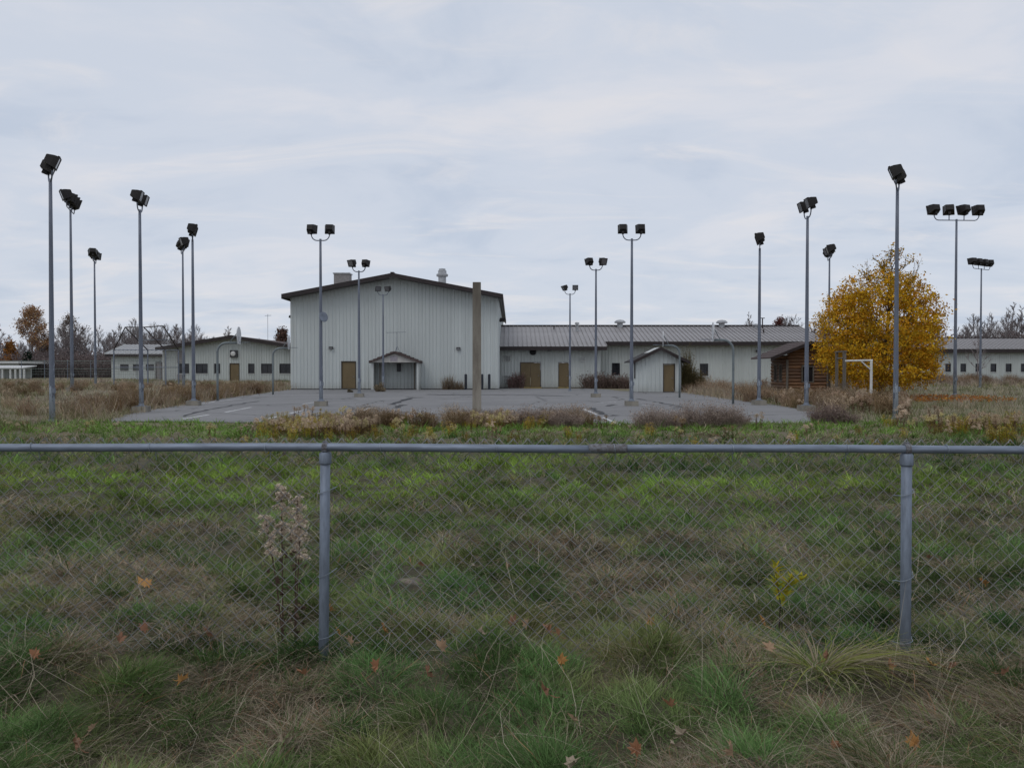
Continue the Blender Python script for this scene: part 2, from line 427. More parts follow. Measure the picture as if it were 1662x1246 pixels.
def ground_mat():
    m, N, L, B = mat_new("thatch_and_soil")
    a = noise(N, L, 0.35, 5, 0.6, "Object"); b = noise(N, L, 7, 6, 0.7, "Object"); f = noise(N, L, 45, 4, 0.7, "Object")
    c = ramp(N, L, b, [(0.25, (0.035, 0.032, 0.02)), (0.55, (0.085, 0.075, 0.043)), (0.8, (0.15, 0.125, 0.08))])
    far = ramp(N, L, a, [(0.35, (0.11, 0.115, 0.05)), (0.5, (0.18, 0.155, 0.09)), (0.68, (0.2, 0.165, 0.11))])
    tc = N.new("ShaderNodeTexCoord"); sp = N.new("ShaderNodeSeparateXYZ"); L.new(tc.outputs["Object"], sp.inputs[0])
    mr = N.new("ShaderNodeMapRange"); mr.inputs[1].default_value = 12; mr.inputs[2].default_value = 24; L.new(sp.outputs[1], mr.inputs[0])
    c = mix_rgb(N, L, c, far, mr.outputs[0])
    c = mix_rgb(N, L, c, (0.17, 0.14, 0.10), ramp(N, L, f, [(0.55, 0.0), (0.8, 0.5)]))
    L.new(c, B.inputs["Base Color"]); B.inputs["Roughness"].default_value = 1.0; bump(N, L, B, f, 0.03); return m
M["ground"] = ground_mat()

def plant_mat(name, inst=True, trans=0.25, tint=(1, 1, 1)):
    """colour of each blade comes from the mesh, colour of each clump from its own tint"""
    m = bpy.data.materials.new(name); m.use_nodes = True; N, L = m.node_tree.nodes, m.node_tree.links; N.clear()
    out = N.new("ShaderNodeOutputMaterial"); a = N.new("ShaderNodeAttribute"); a.attribute_name = "bcol"
    col = a.outputs["Color"]
    if inst:
        t = N.new("ShaderNodeAttribute"); t.attribute_type = 'INSTANCER'; t.attribute_name = "tint"
        col = mix_rgb(N, L, col, t.outputs["Color"], 1.0, 'MULTIPLY')
    elif tint != (1, 1, 1): col = mix_rgb(N, L, col, tint, 1.0, 'MULTIPLY')
    d = N.new("ShaderNodeBsdfDiffuse"); tr = N.new("ShaderNodeBsdfTranslucent"); mx = N.new("ShaderNodeMixShader"); mx.inputs[0].default_value = trans
    L.new(col, d.inputs[0]); L.new(col, tr.inputs[0]); L.new(d.outputs[0], mx.inputs[1]); L.new(tr.outputs[0], mx.inputs[2])
    L.new(mx.outputs[0], out.inputs["Surface"]); return m
M["blade"] = plant_mat("grass_blades")
M["plant"] = plant_mat("plant_leaves", inst=False)

# ------------------------------------------------------------------ ground and court
def axis(segs):
    out = [segs[0][0]]
    for a, b, st in segs:
        n = max(1, int(round((b - a) / st))); out += [a + (b - a) * (i + 1) / n for i in range(n)]
    return np.array(out)
gx = axis([(-2500, -400, 300), (-400, -70, 15), (-70, -24, 1.2), (-24, -8, 0.4), (-8, 8, 0.12), (8, 24, 0.4), (24, 70, 1.2), (70, 400, 15), (400, 2500, 300)])
gy = axis([(-400, -20, 40), (-20, 1, 2), (1, 11, 0.12), (11, 28, 0.35), (28, 80, 0.9), (80, 400, 15), (400, 4000, 300)])
GX, GY = np.meshgrid(gx, gy); GZ = ground_z(GX, GY)
nx, ny = len(gx), len(gy); idx = np.arange(nx * ny).reshape(ny, nx)
quads = np.stack([idx[:-1, :-1], idx[:-1, 1:], idx[1:, 1:], idx[1:, :-1]], -1).reshape(-1, 4)
gme = np_mesh("ground", np.stack([GX.ravel(), GY.ravel(), GZ.ravel()], -1), [(4, quads)], M["ground"])
gme.polygons.foreach_set("use_smooth", [True] * len(gme.polygons))
set_props(link_mesh("ground", gme), kind="structure")

def ragged(poly, step=0.35, amp=0.16):
    out = []
    for i in range(len(poly)):
        (x1, y1), (x2, y2) = poly[i], poly[(i + 1) % len(poly)]
        n = max(1, int(math.hypot(x2 - x1, y2 - y1) / step))
        for k in range(n):
            t = k / n; x, y = x1 + (x2 - x1) * t, y1 + (y2 - y1) * t
            out.append((x + random.uniform(-amp, amp), y + random.uniform(-amp, amp)))
    return out
rp = ragged(COURT)
n = len(rp)
cb = MB(); cb.add([(x, y, 0.0) for x, y in rp] + [(x, y, -0.15) for x, y in rp],
                  [tuple(range(n))] + [((i + 1) % n, i, i + n, (i + 1) % n + n) for i in range(n)])
court = set_props(cb.build("asphalt_court", M["asphalt"]), kind="structure")

def strip(pts, w, z, name, mat, jitter=0.0):
    """flat ribbon along ground points"""
    vs = []; fs = []
    for i, (x, y) in enumerate(pts):
        a = pts[max(i - 1, 0)]; b = pts[min(i + 1, len(pts) - 1)]
        dx, dy = b[0] - a[0], b[1] - a[1]; l = math.hypot(dx, dy) or 1
        ww = w * (1 + random.uniform(-jitter, jitter)) / 2
        vs += [(x - dy / l * ww, y + dx / l * ww, z), (x + dy / l * ww, y - dx / l * ww, z)]
    for i in range(len(pts) - 1): fs.append((2 * i, 2 * i + 1, 2 * i + 3, 2 * i + 2))
    o = MB().add(vs, fs).build(name, mat, court); return o
for a, b in [((295, 680), (339, 673)), ((365, 669), (407, 661)), ((320, 655.6), (348, 652)), ((430, 681), (453, 675)),
             ((471, 670.6), (491, 666)), ((491, 655.6), (517, 652)), ((579, 670.6), (600, 662)), ((714, 642.7), (912, 643.6)),
             ((947.6, 664), (968, 672.5)), ((979, 677.6), (1008, 690)), ((967, 653.8), (1000, 652.6)), ((1042, 657), (1056, 658.6)),
             ((1217, 683), (1255, 685)), ((1144, 667), (1172, 670)), ((356, 650.5), (392, 647))]:
    p, q = gp(*a), gp(*b); k = 7
    pts = [(p[0] + (q[0] - p[0]) * i / k, p[1] + (q[1] - p[1]) * i / k) for i in range(k + 1)]
    strip(pts, 0.11, 0.004, "court_line", M["line"], 0.3)
for poly, w in [([(635, 657), (655, 650), (668, 645.5), (685, 645)], 0.30), ([(642, 662), (648, 659), (655, 657)], 0.28), ([(660, 644), (676, 645), (690, 645)], 0.2),
                ([(690, 640), (730, 641), (800, 641), (860, 641.5), (905, 642.5), (925, 643)], 0.55), ([(588, 661), (597, 660), (608, 660)], 0.16),
                ([(960, 662), (968, 667), (978, 672), (990, 675), (1001, 674)], 0.2), ([(985, 659), (992, 657), (1000, 657)], 0.22),
                ([(1032, 647), (1050, 650), (1070, 653), (1090, 657), (1105, 661)], 0.16), ([(300, 676), (325, 667), (350, 663), (380, 657), (420, 651)], 0.14),
                ([(525, 648), (550, 648), (578, 647)], 0.14), ([(598, 672), (606, 672)], 0.2), ([(560, 659), (568, 660)], 0.16)]:
    pts = []
    for i in range(len(poly) - 1):
        p, q = gp(*poly[i]), gp(*poly[i + 1])
        for k in range(4):
            t = k / 4; pts.append((p[0] + (q[0] - p[0]) * t + random.uniform(-.1, .1), p[1] + (q[1] - p[1]) * t + random.uniform(-.15, .15)))
    pts.append(gp(*poly[-1])); strip(pts, w, 0.007, "tar_crack", M["tar"], 0.7)

# ------------------------------------------------------------------ buildings
def lin(pts):
    """piecewise-linear function and its break points"""
    def f(x):
        for (a, za), (b, zb) in zip(pts, pts[1:]):
            if a - 1e-6 <= x <= b + 1e-6: return za + (zb - za) * (x - a) / (b - a)
        return pts[-1][1]
    return f, [p[0] for p in pts]
def wall_panels(parent, u0, u1, z0, top_pts, place, openings=(), mat=None, width=0.9, pitch=0.3, depth=0.045):
    """ribbed sheet panels, each a mesh of its own; place(u, out, z) gives the point"""
    top, br = lin(top_pts); k = int(math.ceil((u1 - u0) / width - 1e-6))
    for i in range(k):
        a, b = u0 + i * width, min(u0 + (i + 1) * width, u1)
        if b - a < 0.02: continue
        us = {a: 0.0, b: 0.0, a + 0.012: -0.012, b - 0.012: -0.012} if b - a > 0.1 else {a: 0.0, b: 0.0}
        j = 0
        us = {a: -0.012, b: -0.012, a + 0.015: 0.0, b - 0.015: 0.0}
        while True:
            r = a + pitch * (j + 0.5); j += 1
            if r + 0.07 > b: break
            us[r - 0.06] = 0.0; us[r - 0.035] = depth; us[r + 0.035] = depth; us[r + 0.06] = 0.0
        keys = sorted(us)
        def out(u):
            for p, q in zip(keys, keys[1:]):
                if p <= u <= q: return us[p] + (us[q] - us[p]) * (u - p) / max(q - p, 1e-9)
            return 0.0
        extra = [x for o in openings for x in (o[0], o[1])] + br
        allu = sorted(set(keys + [x for x in extra if a < x < b]))
        mids = [(p + q) / 2 for p, q in zip(allu, allu[1:])]
        cutall = all(any(o[0] < mm_ < o[1] for o in openings) for mm_ in mids)
        mbs = [MB(), MB()] if cutall else [MB()]          # a sheet cut right across is two sheets
        for p, q in zip(allu, allu[1:]):
            if q - p < 1e-5: continue
            mid = (p + q) / 2
            cuts = sorted([(o[2], o[3]) for o in openings if o[0] < mid < o[1]])
            z = z0; segs = []
            for c0, c1 in cuts:
                if c0 > z + 1e-4: segs.append((z, c0))
                z = max(z, c1)
            segs.append((z, None))
            for si, (s0, s1) in enumerate(segs):
                mb = mbs[-1] if s1 is None else mbs[0]
                ta, tb = (top(p), top(q)) if s1 is None else (s1, s1)
                if ta <= s0 and tb <= s0: continue
                op, oq = out(p), out(q)
                mb.add([place(p, op, s0), place(q, oq, s0), place(q, oq, tb), place(p, op, ta)], [(0, 1, 2, 3)])
        for mb in mbs:
            if mb.f: mb.build("siding_panel", mat or M["siding"], parent)
def front(y0): return lambda u, o, z: (u, y0 - o, z)
def left_side(x0): return lambda u, o, z: (x0 - o, u, z)
def right_side(x0): return lambda u, o, z: (x0 + o, u, z)

def door(parent, x0, x1, z0, z1, y, mat=None, leaves=1, name="door"):
    rec = y + 0.05
    d = MB()
    w = (x1 - x0) / leaves
    for i in range(leaves): d.b2(x0 + i * w + 0.012, x0 + (i + 1) * w - 0.012, rec, rec + 0.05, z0 + 0.02, z1 - 0.02)
    o = d.build(name, mat or M["brown_door"], parent)
    f = MB(); t = 0.05
    f.b2(x0 - t, x0, y - 0.052, rec + 0.06, z0, z1 + t).b2(x1, x1 + t, y - 0.052, rec + 0.06, z0, z1 + t).b2(x0, x1, y - 0.054, rec + 0.06, z1, z1 + t)
    f.build("door_frame", M["door_frame"], o)
    h = MB(); h.tube([(x1 - 0.12, rec - 0.005, z0 + 1.0), (x1 - 0.12, rec - 0.07, z0 + 1.0)], 0.02, 6).box((x1 - 0.16, rec - 0.07, z0 + 1.0), (0.12, 0.025, 0.03))
    h.build("door_handle", M["galv"], o)
    MB().b2(x0, x1, y - 0.06, y - 0.01, z0 - 0.04, z0).build("threshold", M["foundation"], o)
    return o
def window(parent, x0, x1, z0, z1, y, mull=1, bars=False):
    rec = y + 0.08; t = 0.05
    f = MB(); f.b2(x0, x0 + t, y - 0.055, rec, z0, z1).b2(x1 - t, x1, y - 0.055, rec, z0, z1)
    f.b2(x0 + t, x1 - t, y - 0.053, rec, z0, z0 + t).b2(x0 + t, x1 - t, y - 0.053, rec, z1 - t, z1)
    for i in range(1, mull):
        xm = x0 + (x1 - x0) * i / mull; f.b2(xm - 0.02, xm + 0.02, y, rec, z0 + t, z1 - t)
    o = f.build("window", M["wframe"], parent)
    for i in range(mull):
        a = x0 + (x1 - x0) * i / mull; b = x0 + (x1 - x0) * (i + 1) / mull
        MB().b2(a + 0.025, b - 0.025, rec - 0.012, rec + 0.01, z0 + 0.03, z1 - 0.03).build("pane", M["glass"], o)
    MB().b2(x0 - 0.06, x1 + 0.06, y - 0.09, y - 0.056, z0 - 0.06, z0).build("sill", M["trim"], o)
    if bars:
        bb = MB()
        for i in range(1, 6):
            xm = x0 + (x1 - x0) * i / 6; bb.tube([(xm, y - 0.02, z0 + 0.03), (xm, y - 0.02, z1 - 0.03)], 0.012, 5)
        bb.build("bar", M["wframe"], o)
    return o
def louvre(parent, x0, x1, z0, z1, y, n=5):
    f = MB(); t = 0.05
    f.b2(x0, x0 + t, y - 0.08, y + 0.03, z0, z1).b2(x1 - t, x1, y - 0.08, y + 0.03, z0, z1).b2(x0 + t, x1 - t, y - 0.082, y + 0.03, z1 - t, z1).b2(x0 + t, x1 - t, y - 0.082, y + 0.03, z0, z0 + t)
    o = f.build("louvre", M["trim"], parent)
    MB().b2(x0 + t, x1 - t, y - 0.045, y - 0.041, z0 + t, z1 - t).build("backing", M["wframe"], o)
    for i in range(n):
        z = z0 + t + (z1 - z0 - 2 * t) * (i + 0.5) / n
        MB().add([(x0 + t, y - 0.085, z - 0.03), (x1 - t, y - 0.085, z - 0.03), (x1 - t, y - 0.05, z + 0.025), (x0 + t, y - 0.05, z + 0.025)], [(0, 1, 2, 3)]).build("slat", M["trim"], o)
def wall_light(parent, x, z, y):
    o = MB().b2(x - 0.16, x + 0.16, y - 0.25, y - 0.045, z - 0.08, z + 0.12).build("wall_light", M["bronze"], parent)
    MB().add([(x - .13, y - .252, z - .07), (x + .13, y - .252, z - .07), (x + .13, y - .252, z + .05), (x - .13, y - .252, z + .05)], [(0, 1, 2, 3)]).build("lens", M["lens"], o)
def round_vent(parent, x, y, z, s=1.0):
    o = MB().lathe([(0.42 * s, -2.6 * s), (0.42 * s, 0.25 * s), (0.62 * s, 0.3 * s), (0.64 * s, 0.5 * s), (0.5 * s, 0.58 * s), (0.46 * s, 0.62 * s), (0.46 * s, 0.9 * s), (0.36 * s, 0.95 * s), (0.36 * s, 1.1 * s), (0.1 * s, 1.15 * s)], (x, y, z), 18).build("roof_vent", M["vent"], parent, smooth=False)
    return o
def mush_vent(parent, x, y, z, s=1.0):
    MB().lathe([(0.3 * s, -0.5 * s), (0.3 * s, 0.15 * s), (0.33 * s, 0.2 * s), (0.58 * s, 0.22 * s), (0.58 * s, 0.34 * s), (0.4 * s, 0.5 * s), (0.12 * s, 0.56 * s)], (x, y, z), 18).build("roof_vent", M["vent"], parent)

# --- tall gymnasium
GY0 = 67.0
gyL, gyR = X_at(472, GY0), X_at(809, GY0); gyM = (gyL + gyR) / 2
gE, gR = Z_at(483, GY0), Z_at(451, GY0); zb = 0.06
GYM = thing("gymnasium", "tall pale ribbed metal hall with dark low pitched roof edge", "building", (0, 0, 0))
d1 = (X_at(555, GY0), X_at(577, GY0), zb, Z_at(587, GY0))
wall_panels(GYM, gyL, gyR, zb, [(gyL, gE), (gyM, gR), (gyR, gE)], front(GY0), [d1])
wall_panels(GYM, GY0, GY0 + 34, zb, [(GY0, gE), (GY0 + 34, gE)], left_side(gyL), width=1.6)
wall_panels(GYM, GY0, GY0 + 34, zb, [(GY0, gE), (GY0 + 34, gE)], right_side(gyR), width=1.6)
MB().b2(gyL + 0.03, gyR - 0.03, GY0 + 0.02, GY0 + 33.9, -0.3, zb).build("foundation", M["foundation"], GYM)
MB().prism([(gyL, zb), (gyR, zb), (gyR, gE), (gyM, gR), (gyL, gE)], GY0 + 33.9, GY0 + 34).build("back_wall", M["siding"], GYM)
door(GYM, *d1[:2], zb, d1[3], GY0)
ov = 0.3; sl = (gR - gE) / (gyM - gyL); oh = ov * sl
for sgn, name in ((-1, "roof_slope"), (1, "roof_slope")):
    xe = gyM + sgn * (gyM - gyL + ov); ze = gE - oh
    pts = [(gyM, gR), (xe, ze), (xe, ze + 0.22), (gyM, gR + 0.22)]
    if sgn < 0: pts = pts[::-1]
    MB().prism(pts, GY0 - 1.22, GY0 + 34.5).build(name, M["roof_metal"], GYM)
    pts = [(gyM, gR - 0.08), (xe, ze - 0.08), (xe, ze + 0.25), (gyM, gR + 0.25)]
    if sgn < 0: pts = pts[::-1]
    MB().prism(pts, GY0 - 1.28, GY0 - 1.222).build("fascia", M["fascia"], GYM)
    MB().b2(xe - 0.02 if sgn > 0 else xe - 0.1, xe + 0.1 if sgn > 0 else xe + 0.02, GY0 - 1.29, GY0 + 34.4, ze - 0.16, ze + 0.24).build("gutter", M["fascia"], GYM)
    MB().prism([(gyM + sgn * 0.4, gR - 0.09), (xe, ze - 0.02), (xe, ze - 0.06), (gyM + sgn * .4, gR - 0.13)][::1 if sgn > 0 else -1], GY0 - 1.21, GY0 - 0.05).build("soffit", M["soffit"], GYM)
MB().b2(gyM - 0.14, gyM + 0.14, GY0 - 1.3, GY0 + 34, gR + 0.2, gR + 0.32).build("ridge_cap", M["fascia"], GYM)
wall_light(GYM, X_at(538, GY0), Z_at(565, GY0), GY0); wall_light(GYM, X_at(744, GY0), Z_at(566, GY0), GY0)
for s, px, py in ((-1, 468, 517), (1, 814, 521)):     # floodlights on brackets at the side walls
    x0 = gyL if s < 0 else gyR; z = Z_at(py, 69)
    o = MB().add([(x0 + s * 0.1, 68.6, z - .12), (x0 + s * 0.62, 68.6, z + .06), (x0 + s * .55, 68.6, z + .26), (x0 + s * .1, 68.6, z + .25), (x0 + s * 0.1, 69.1, z - .12), (x0 + s * 0.55, 69.1, z + .06), (x0 + s * .48, 69.1, z + .22), (x0 + s * .1, 69.1, z + .25)],
                 [(0, 1, 2, 3), (7, 6, 5, 4), (0, 4, 5, 1), (1, 5, 6, 2), (2, 6, 7, 3), (3, 7, 4, 0)]).build("side_floodlight", M["bronze"], GYM)
    MB().b2(min(x0, x0 + s * .1), max(x0, x0 + s * .1), 68.75, 68.95, z - .05, z + .15).build("bracket", M["bronze"], o)
# roof equipment
vx, vy = X_at(557, 76), 76.0; vz = gE + (vx - gyL) * sl
pv = MB().b2(vx - 0.72, vx + 0.72, vy - 0.6, vy + 0.6, vz - 0.3, Z_at(446, 76)).build("roof_ventilator", M["panel_grey"], GYM)
for i in range(6):
    z = vz + 0.1 + i * 0.13
    MB().b2(vx - 0.74, vx + 0.74, vy - 0.64, vy - 0.605, z, z + 0.07).build("slat", M["vent"], pv)
MB().b2(vx - 0.8, vx + 0.8, vy - 0.68, vy + 0.68, Z_at(446, 76) + 0.002, Z_at(445, 76) + 0.05).build("lid", M["vent"], pv)
tx = X_at(718, 76); round_vent(GYM, tx, 76.0, Z_at(436, 76) - 1.02, 0.88)

# --- porch with a low pediment against the gymnasium
PY = 65.0
pxl, pxr, pxm = X_at(600, PY), X_at(681, PY), X_at(640.5, PY)
PORCH = thing("porch", "small pale porch with a low shingled pediment against the tall hall", "porch", (0, 0, 0))
pe, pa = Z_at(588, PY), Z_at(572.5, PY)
il, ir = X_at(606, PY), X_at(676, PY)
for a, b in ((pxl + 0.1, il), (ir, pxr - 0.1)):
    MB().b2(a, b, PY + 0.05, PY + 0.13, 0.0, pe - 0.02).build("front_post", M["siding_w"], PORCH)
for a in (pxl + 0.1, pxr - 0.18):
    MB().b2(a, a + 0.08, PY + 0.132, GY0 - 0.05, 0.0, pe - 0.02).build("side_wall", M["siding_w"], PORCH)
for a in (il + 0.3, ir - 0.34): MB().b2(a, a + 0.09, GY0 - 0.9, GY0 - 0.8, 0.0, pe - 0.03).build("inner_post", M["timber"], PORCH)
MB().prism([(pxl + 0.02, pe), (pxr - 0.02, pe), (pxm, pa - 0.06)], PY - 0.02, PY + 0.04).build("pediment", M["cream"], PORCH)
MB().add([(pxm - 0.35, PY - 0.025, pe + 0.08), (pxm + 0.25, PY - 0.025, pe + 0.08), (pxm + 0.25, PY - 0.025, pe + 0.52), (pxm - .35, PY - .025, pe + .52)], [(0, 1, 2, 3)]).build("faded_patch", simple("faded_mauve_patch", (0.38, 0.35, 0.38), 0.8, 0, 0.4, 6), PORCH)
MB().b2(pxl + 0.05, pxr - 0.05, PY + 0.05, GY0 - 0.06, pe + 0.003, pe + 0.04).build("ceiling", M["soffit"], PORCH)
for sgn in (-1, 1):
    xe = pxl - 0.02 if sgn < 0 else pxr + 0.02
    nsh = 6                                                        # shingle courses stepping down the slope
    for i in range(nsh):
        t0, t1 = i / nsh, (i + 1) / nsh
        xa, za = pxm + (xe - pxm) * t0, pa + (pe - 0.06 - pa) * t0
        xb, zb2 = pxm + (xe - pxm) * t1, pa + (pe - 0.06 - pa) * t1
        pts = [(xa, za), (xb, zb2), (xb, zb2 + 0.2), (xa, za + 0.13)]
        if sgn < 0: pts = pts[::-1]
        MB().prism(pts, PY - 0.25 - 0.004 * i, GY0 - 0.05).build("shingle_course", M["shingle"], PORCH)
acw = MB().b2(X_at(644, 66.8), X_at(650.5, 66.8), GY0 - 0.2, GY0 - 0.045, Z_at(603, 66.8), Z_at(590, 66.8)).build("window_unit", M["wframe"], PORCH)
MB().b2(X_at(651, 66.8), X_at(652.3, 66.8), GY0 - 0.12, GY0 - 0.045, Z_at(602, 66.8), Z_at(591, 66.8)).build("trim_board", M["trim"], acw)

# --- aerial on the porch roof
ant = thing("tv_aerial", "thin television aerial on a tripod above the small porch", "aerial", (pxm + 0.05, 66.0, pa + 0.08))
z1 = Z_at(539.5, 66) - pa - 0.08
MB().tube([(0, 0, 0.1), (0, 0, z1)], 0.022, 6).build("mast", M["galv"], ant)
for a in (0.3, 2.4, 4.5): MB().tube([(0.28 * math.cos(a), 0.28 * math.sin(a), -0.05), (0, 0, 0.5)], 0.016, 5).build("tripod_leg", M["galv"], ant)
MB().tube([(-0.85, 0, z1 - 0.02), (0.75, 0, z1 + 0.03)], 0.018, 5).build("boom", M["galv"], ant)
for i in range(7):
    x = -0.8 + i * 0.25; MB().tube([(x, -0.5 + i * 0.04, z1 - 0.01), (x, 0.5 - i * 0.04, z1 - 0.01)], 0.008, 4).build("element", M["galv"], ant)

# --- long low wing with seamed metal roof
WY1, WY2 = 72.0, 74.0
wxl, wxs, wxr = gyR + 0.06, X_at(974, WY1), X_at(1322, WY2)
e1y, e2y, ry = WY1 - 1.0, WY2 - 1.0, 80.0
rz_ = Z_at(530, ry); e2z = Z_at(554.5, e2y); wsl = (rz_ - e2z) / (ry - e2y); e1z = rz_ - wsl * (ry - e1y)
WING = thing("low_wing", "long low pale wing with a grey seamed metal roof and bolted doors", "building")
h1, h2 = e1z + wsl * 1.0 - 0.05, e2z + wsl * 1.0 - 0.05
def XW(px): return X_at(px, WY1)
def XV(px): return X_at(px, WY2)
def ZW(py): return Z_at(py, WY1)
op1 = [(XW(845), XW(877), 0.1, ZW(588.5)), (XW(907), XW(923.5), 0.1, ZW(588.5))]
wall_panels(WING, wxl, wxs, 0.06, [(wxl, h1), (wxs, h1)], front(WY1), op1, M["siding_w"])
op2 = [(XV(993), XV(1006), Z_at(609, WY2), Z_at(589, WY2)), (XV(1135.5), XV(1149), Z_at(610, WY2), Z_at(590, WY2))]
wall_panels(WING, wxs, wxr, 0.06, [(wxs, h2), (wxr, h2)], front(WY2), op2, M["siding_w"])
wall_panels(WING, WY1, WY2, 0.06, [(WY1, h1), (WY2, h1)], right_side(wxs), (), M["siding_w"])
wall_panels(WING, WY2, 86.0, 0.06, [(WY2, h2), (ry, rz_ - 0.1), (86.0, h2)], right_side(wxr), (), M["siding_w"])
door(WING, *op1[0], WY1, leaves=2, name="double_door"); door(WING, *op1[1], WY1)
window(WING, *op2[0], WY2, bars=True); window(WING, *op2[1], WY2, bars=True)
MB().b2(wxl, wxs, WY1 + 0.03, 85.5, -0.3, 0.06).build("foundation", M["foundation"], WING)
MB().b2(wxs, wxr, WY2 + 0.03, 85.5, -0.3, 0.06).build("foundation", M["foundation"], WING)
MB().b2(op1[0][0] - .1, op1[0][1] + .1, WY1 - 0.7, WY1 - 0.07, -0.02, 0.08).build("doorstep", M["yellow"], WING)
MB().b2(op1[1][0] - .1, op1[1][1] + .1, WY1 - 0.7, WY1 - 0.07, -0.02, 0.08).build("doorstep", M["yellow"], WING)
louvre(WING, XW(816), XW(829), ZW(587), ZW(577), WY1); louvre(WING, XW(942), XW(948), ZW(615), ZW(605), WY1, 4); louvre(WING, XW(941), XW(951), ZW(587), ZW(578.5), WY1, 5)
louvre(WING, XW(816.5), XW(829), ZW(621), ZW(609), WY1, 5)
wall_light(WING, XW(892), ZW(568), WY1); wall_light(WING, XV(1229), Z_at(570, WY2), WY2)
bell = MB().lathe([(0.26, -0.05), (0.30, 0.0), (0.27, 0.06), (0.1, 0.1)], (0, 0, 0), 16).build("alarm_bell", M["black"], WING, (XW(865), WY1 - 0.1, ZW(571)), (R(90), 0, 0))
def seam_roof(parent, x0, x1, ye, ze, yr, zr, mat, pitch=0.42, sides=True):
    n = int(round((x1 - x0) / pitch)); p = (x1 - x0) / n
    mb = MB(); t = 0.03
    mb.add([(0, ye, ze), (p - .02, ye, ze), (p - .02, yr, zr), (0, yr, zr), (0, ye, ze + t), (p - .02, ye, ze + t), (p - .02, yr, zr + t), (0, yr, zr + t)],
           [(3, 2, 1, 0), (4, 5, 6, 7), (0, 1, 5, 4), (1, 2, 6, 5), (2, 3, 7, 6), (3, 0, 4, 7)])
    s = 0.09
    mb.add([(p - .035, ye - .02, ze), (p + .005, ye - .02, ze), (p + .005, yr, zr), (p - .035, yr, zr), (p - .035, ye - .02, ze + t + s), (p + .005, ye - .02, ze + t + s), (p + .005, yr, zr + t + s), (p - .035, yr, zr + t + s)],
           [(3, 2, 1, 0), (4, 5, 6, 7), (0, 1, 5, 4), (1, 2, 6, 5), (2, 3, 7, 6), (3, 0, 4, 7)])
    me = mb.mesh("roof_panel", mat)
    for i in range(n): link_mesh("roof_panel", me, parent, (x0 + i * p, 0, 0))
seam_roof(WING, wxl, wxs + 0.5, e1y, e1z, ry, rz_, M["roof_metal"]); seam_roof(WING, wxs + 0.5, wxr + 0.6, e2y, e2z, ry, rz_, M["roof_metal"])
for a, b, ye, ze in ((wxl, wxs + 0.5, e1y, e1z), (wxs + 0.5, wxr + 0.6, e2y, e2z)):
    MB().b2(a, b, ye + 0.02, ye + 0.08, ze - 0.32, ze - 0.03).build("fascia", M["fascia"], WING)
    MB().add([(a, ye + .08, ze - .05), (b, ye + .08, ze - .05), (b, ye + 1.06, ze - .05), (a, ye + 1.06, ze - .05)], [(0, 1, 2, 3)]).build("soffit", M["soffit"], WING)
MB().add([(wxl, ry, rz_ + .03), (wxr + .6, ry, rz_ + .03), (wxr + .6, 86.7, e2z), (wxl, 86.7, e2z)], [(0, 1, 2, 3)]).build("back_slope", M["roof_metal"], WING)
MB().b2(wxl, wxr + 0.62, ry - 0.16, ry + 0.16, rz_ + 0.04, rz_ + 0.16).build("ridge_cap", M["fascia"], WING)
MB().bar((wxr + 0.63, e2y, e2z + 0.0), (wxr + 0.63, ry, rz_ + 0.03), 0.05, 0.22).build("barge_board", M["trim"], WING)
mush_vent(WING, X_at(1006, 79.5), 79.5, rz_ + 0.12, 0.95); mush_vent(WING, X_at(1171, 79.5), 79.5, rz_ + 0.1, 0.95); mush_vent(WING, X_at(1226, 79), 79.0, rz_ - 0.05, 0.5)
MB().lathe([(0.14, -0.6), (0.14, 0.35), (0.2, 0.38), (0.2, 0.44), (0.12, 0.46), (0.12, 0.52), (0.22, 0.54), (0.2, 0.7), (0.05, 0.74)], (X_at(936.5, 77.5), 77.5, rz_ - 0.45), 14).build("flue", M["vent"], WING)
MB().tube([(X_at(1237, 79), 79, rz_ - 0.3), (X_at(1237, 79), 79, rz_ + 0.75)], 0.06, 8).box((X_at(1237.5, 79), 79, rz_ + 0.77), (0.35, 0.2, 0.07)).build("stack_pipe", M["fascia"], WING)
MB().tube([(X_at(899, 78), 78, rz_ - 0.4), (X_at(899, 78), 78, rz_ + 0.05)], 0.06, 6).build("stack_pipe", M["fascia"], WING)
MB().tube([(X_at(1239, 76.5), 76.5, rz_ - 1.1), (X_at(1239, 76.5), 76.5, rz_ - 0.45)], 0.07, 6).build("stack_pipe", M["fascia"], WING)

# --- bollards by the hall
for px, lab in ((756, "dark steel bollard beside dead weeds at the tall hall wall"), (782.5, "dark steel bollard half hidden behind the concrete post"), (794, "dark steel bollard nearest the corner of the tall hall")):
    x = X_at(px, 66.2); b = MB().lathe([(0.11, -0.1), (0.11, 1.2), (0.08, 1.27), (0.02, 1.29)], (x, 66.2, 0), 12).build("bollard", M["bollard"])
    set_props(b, lab, "bollard", "bollards by the hall wall")

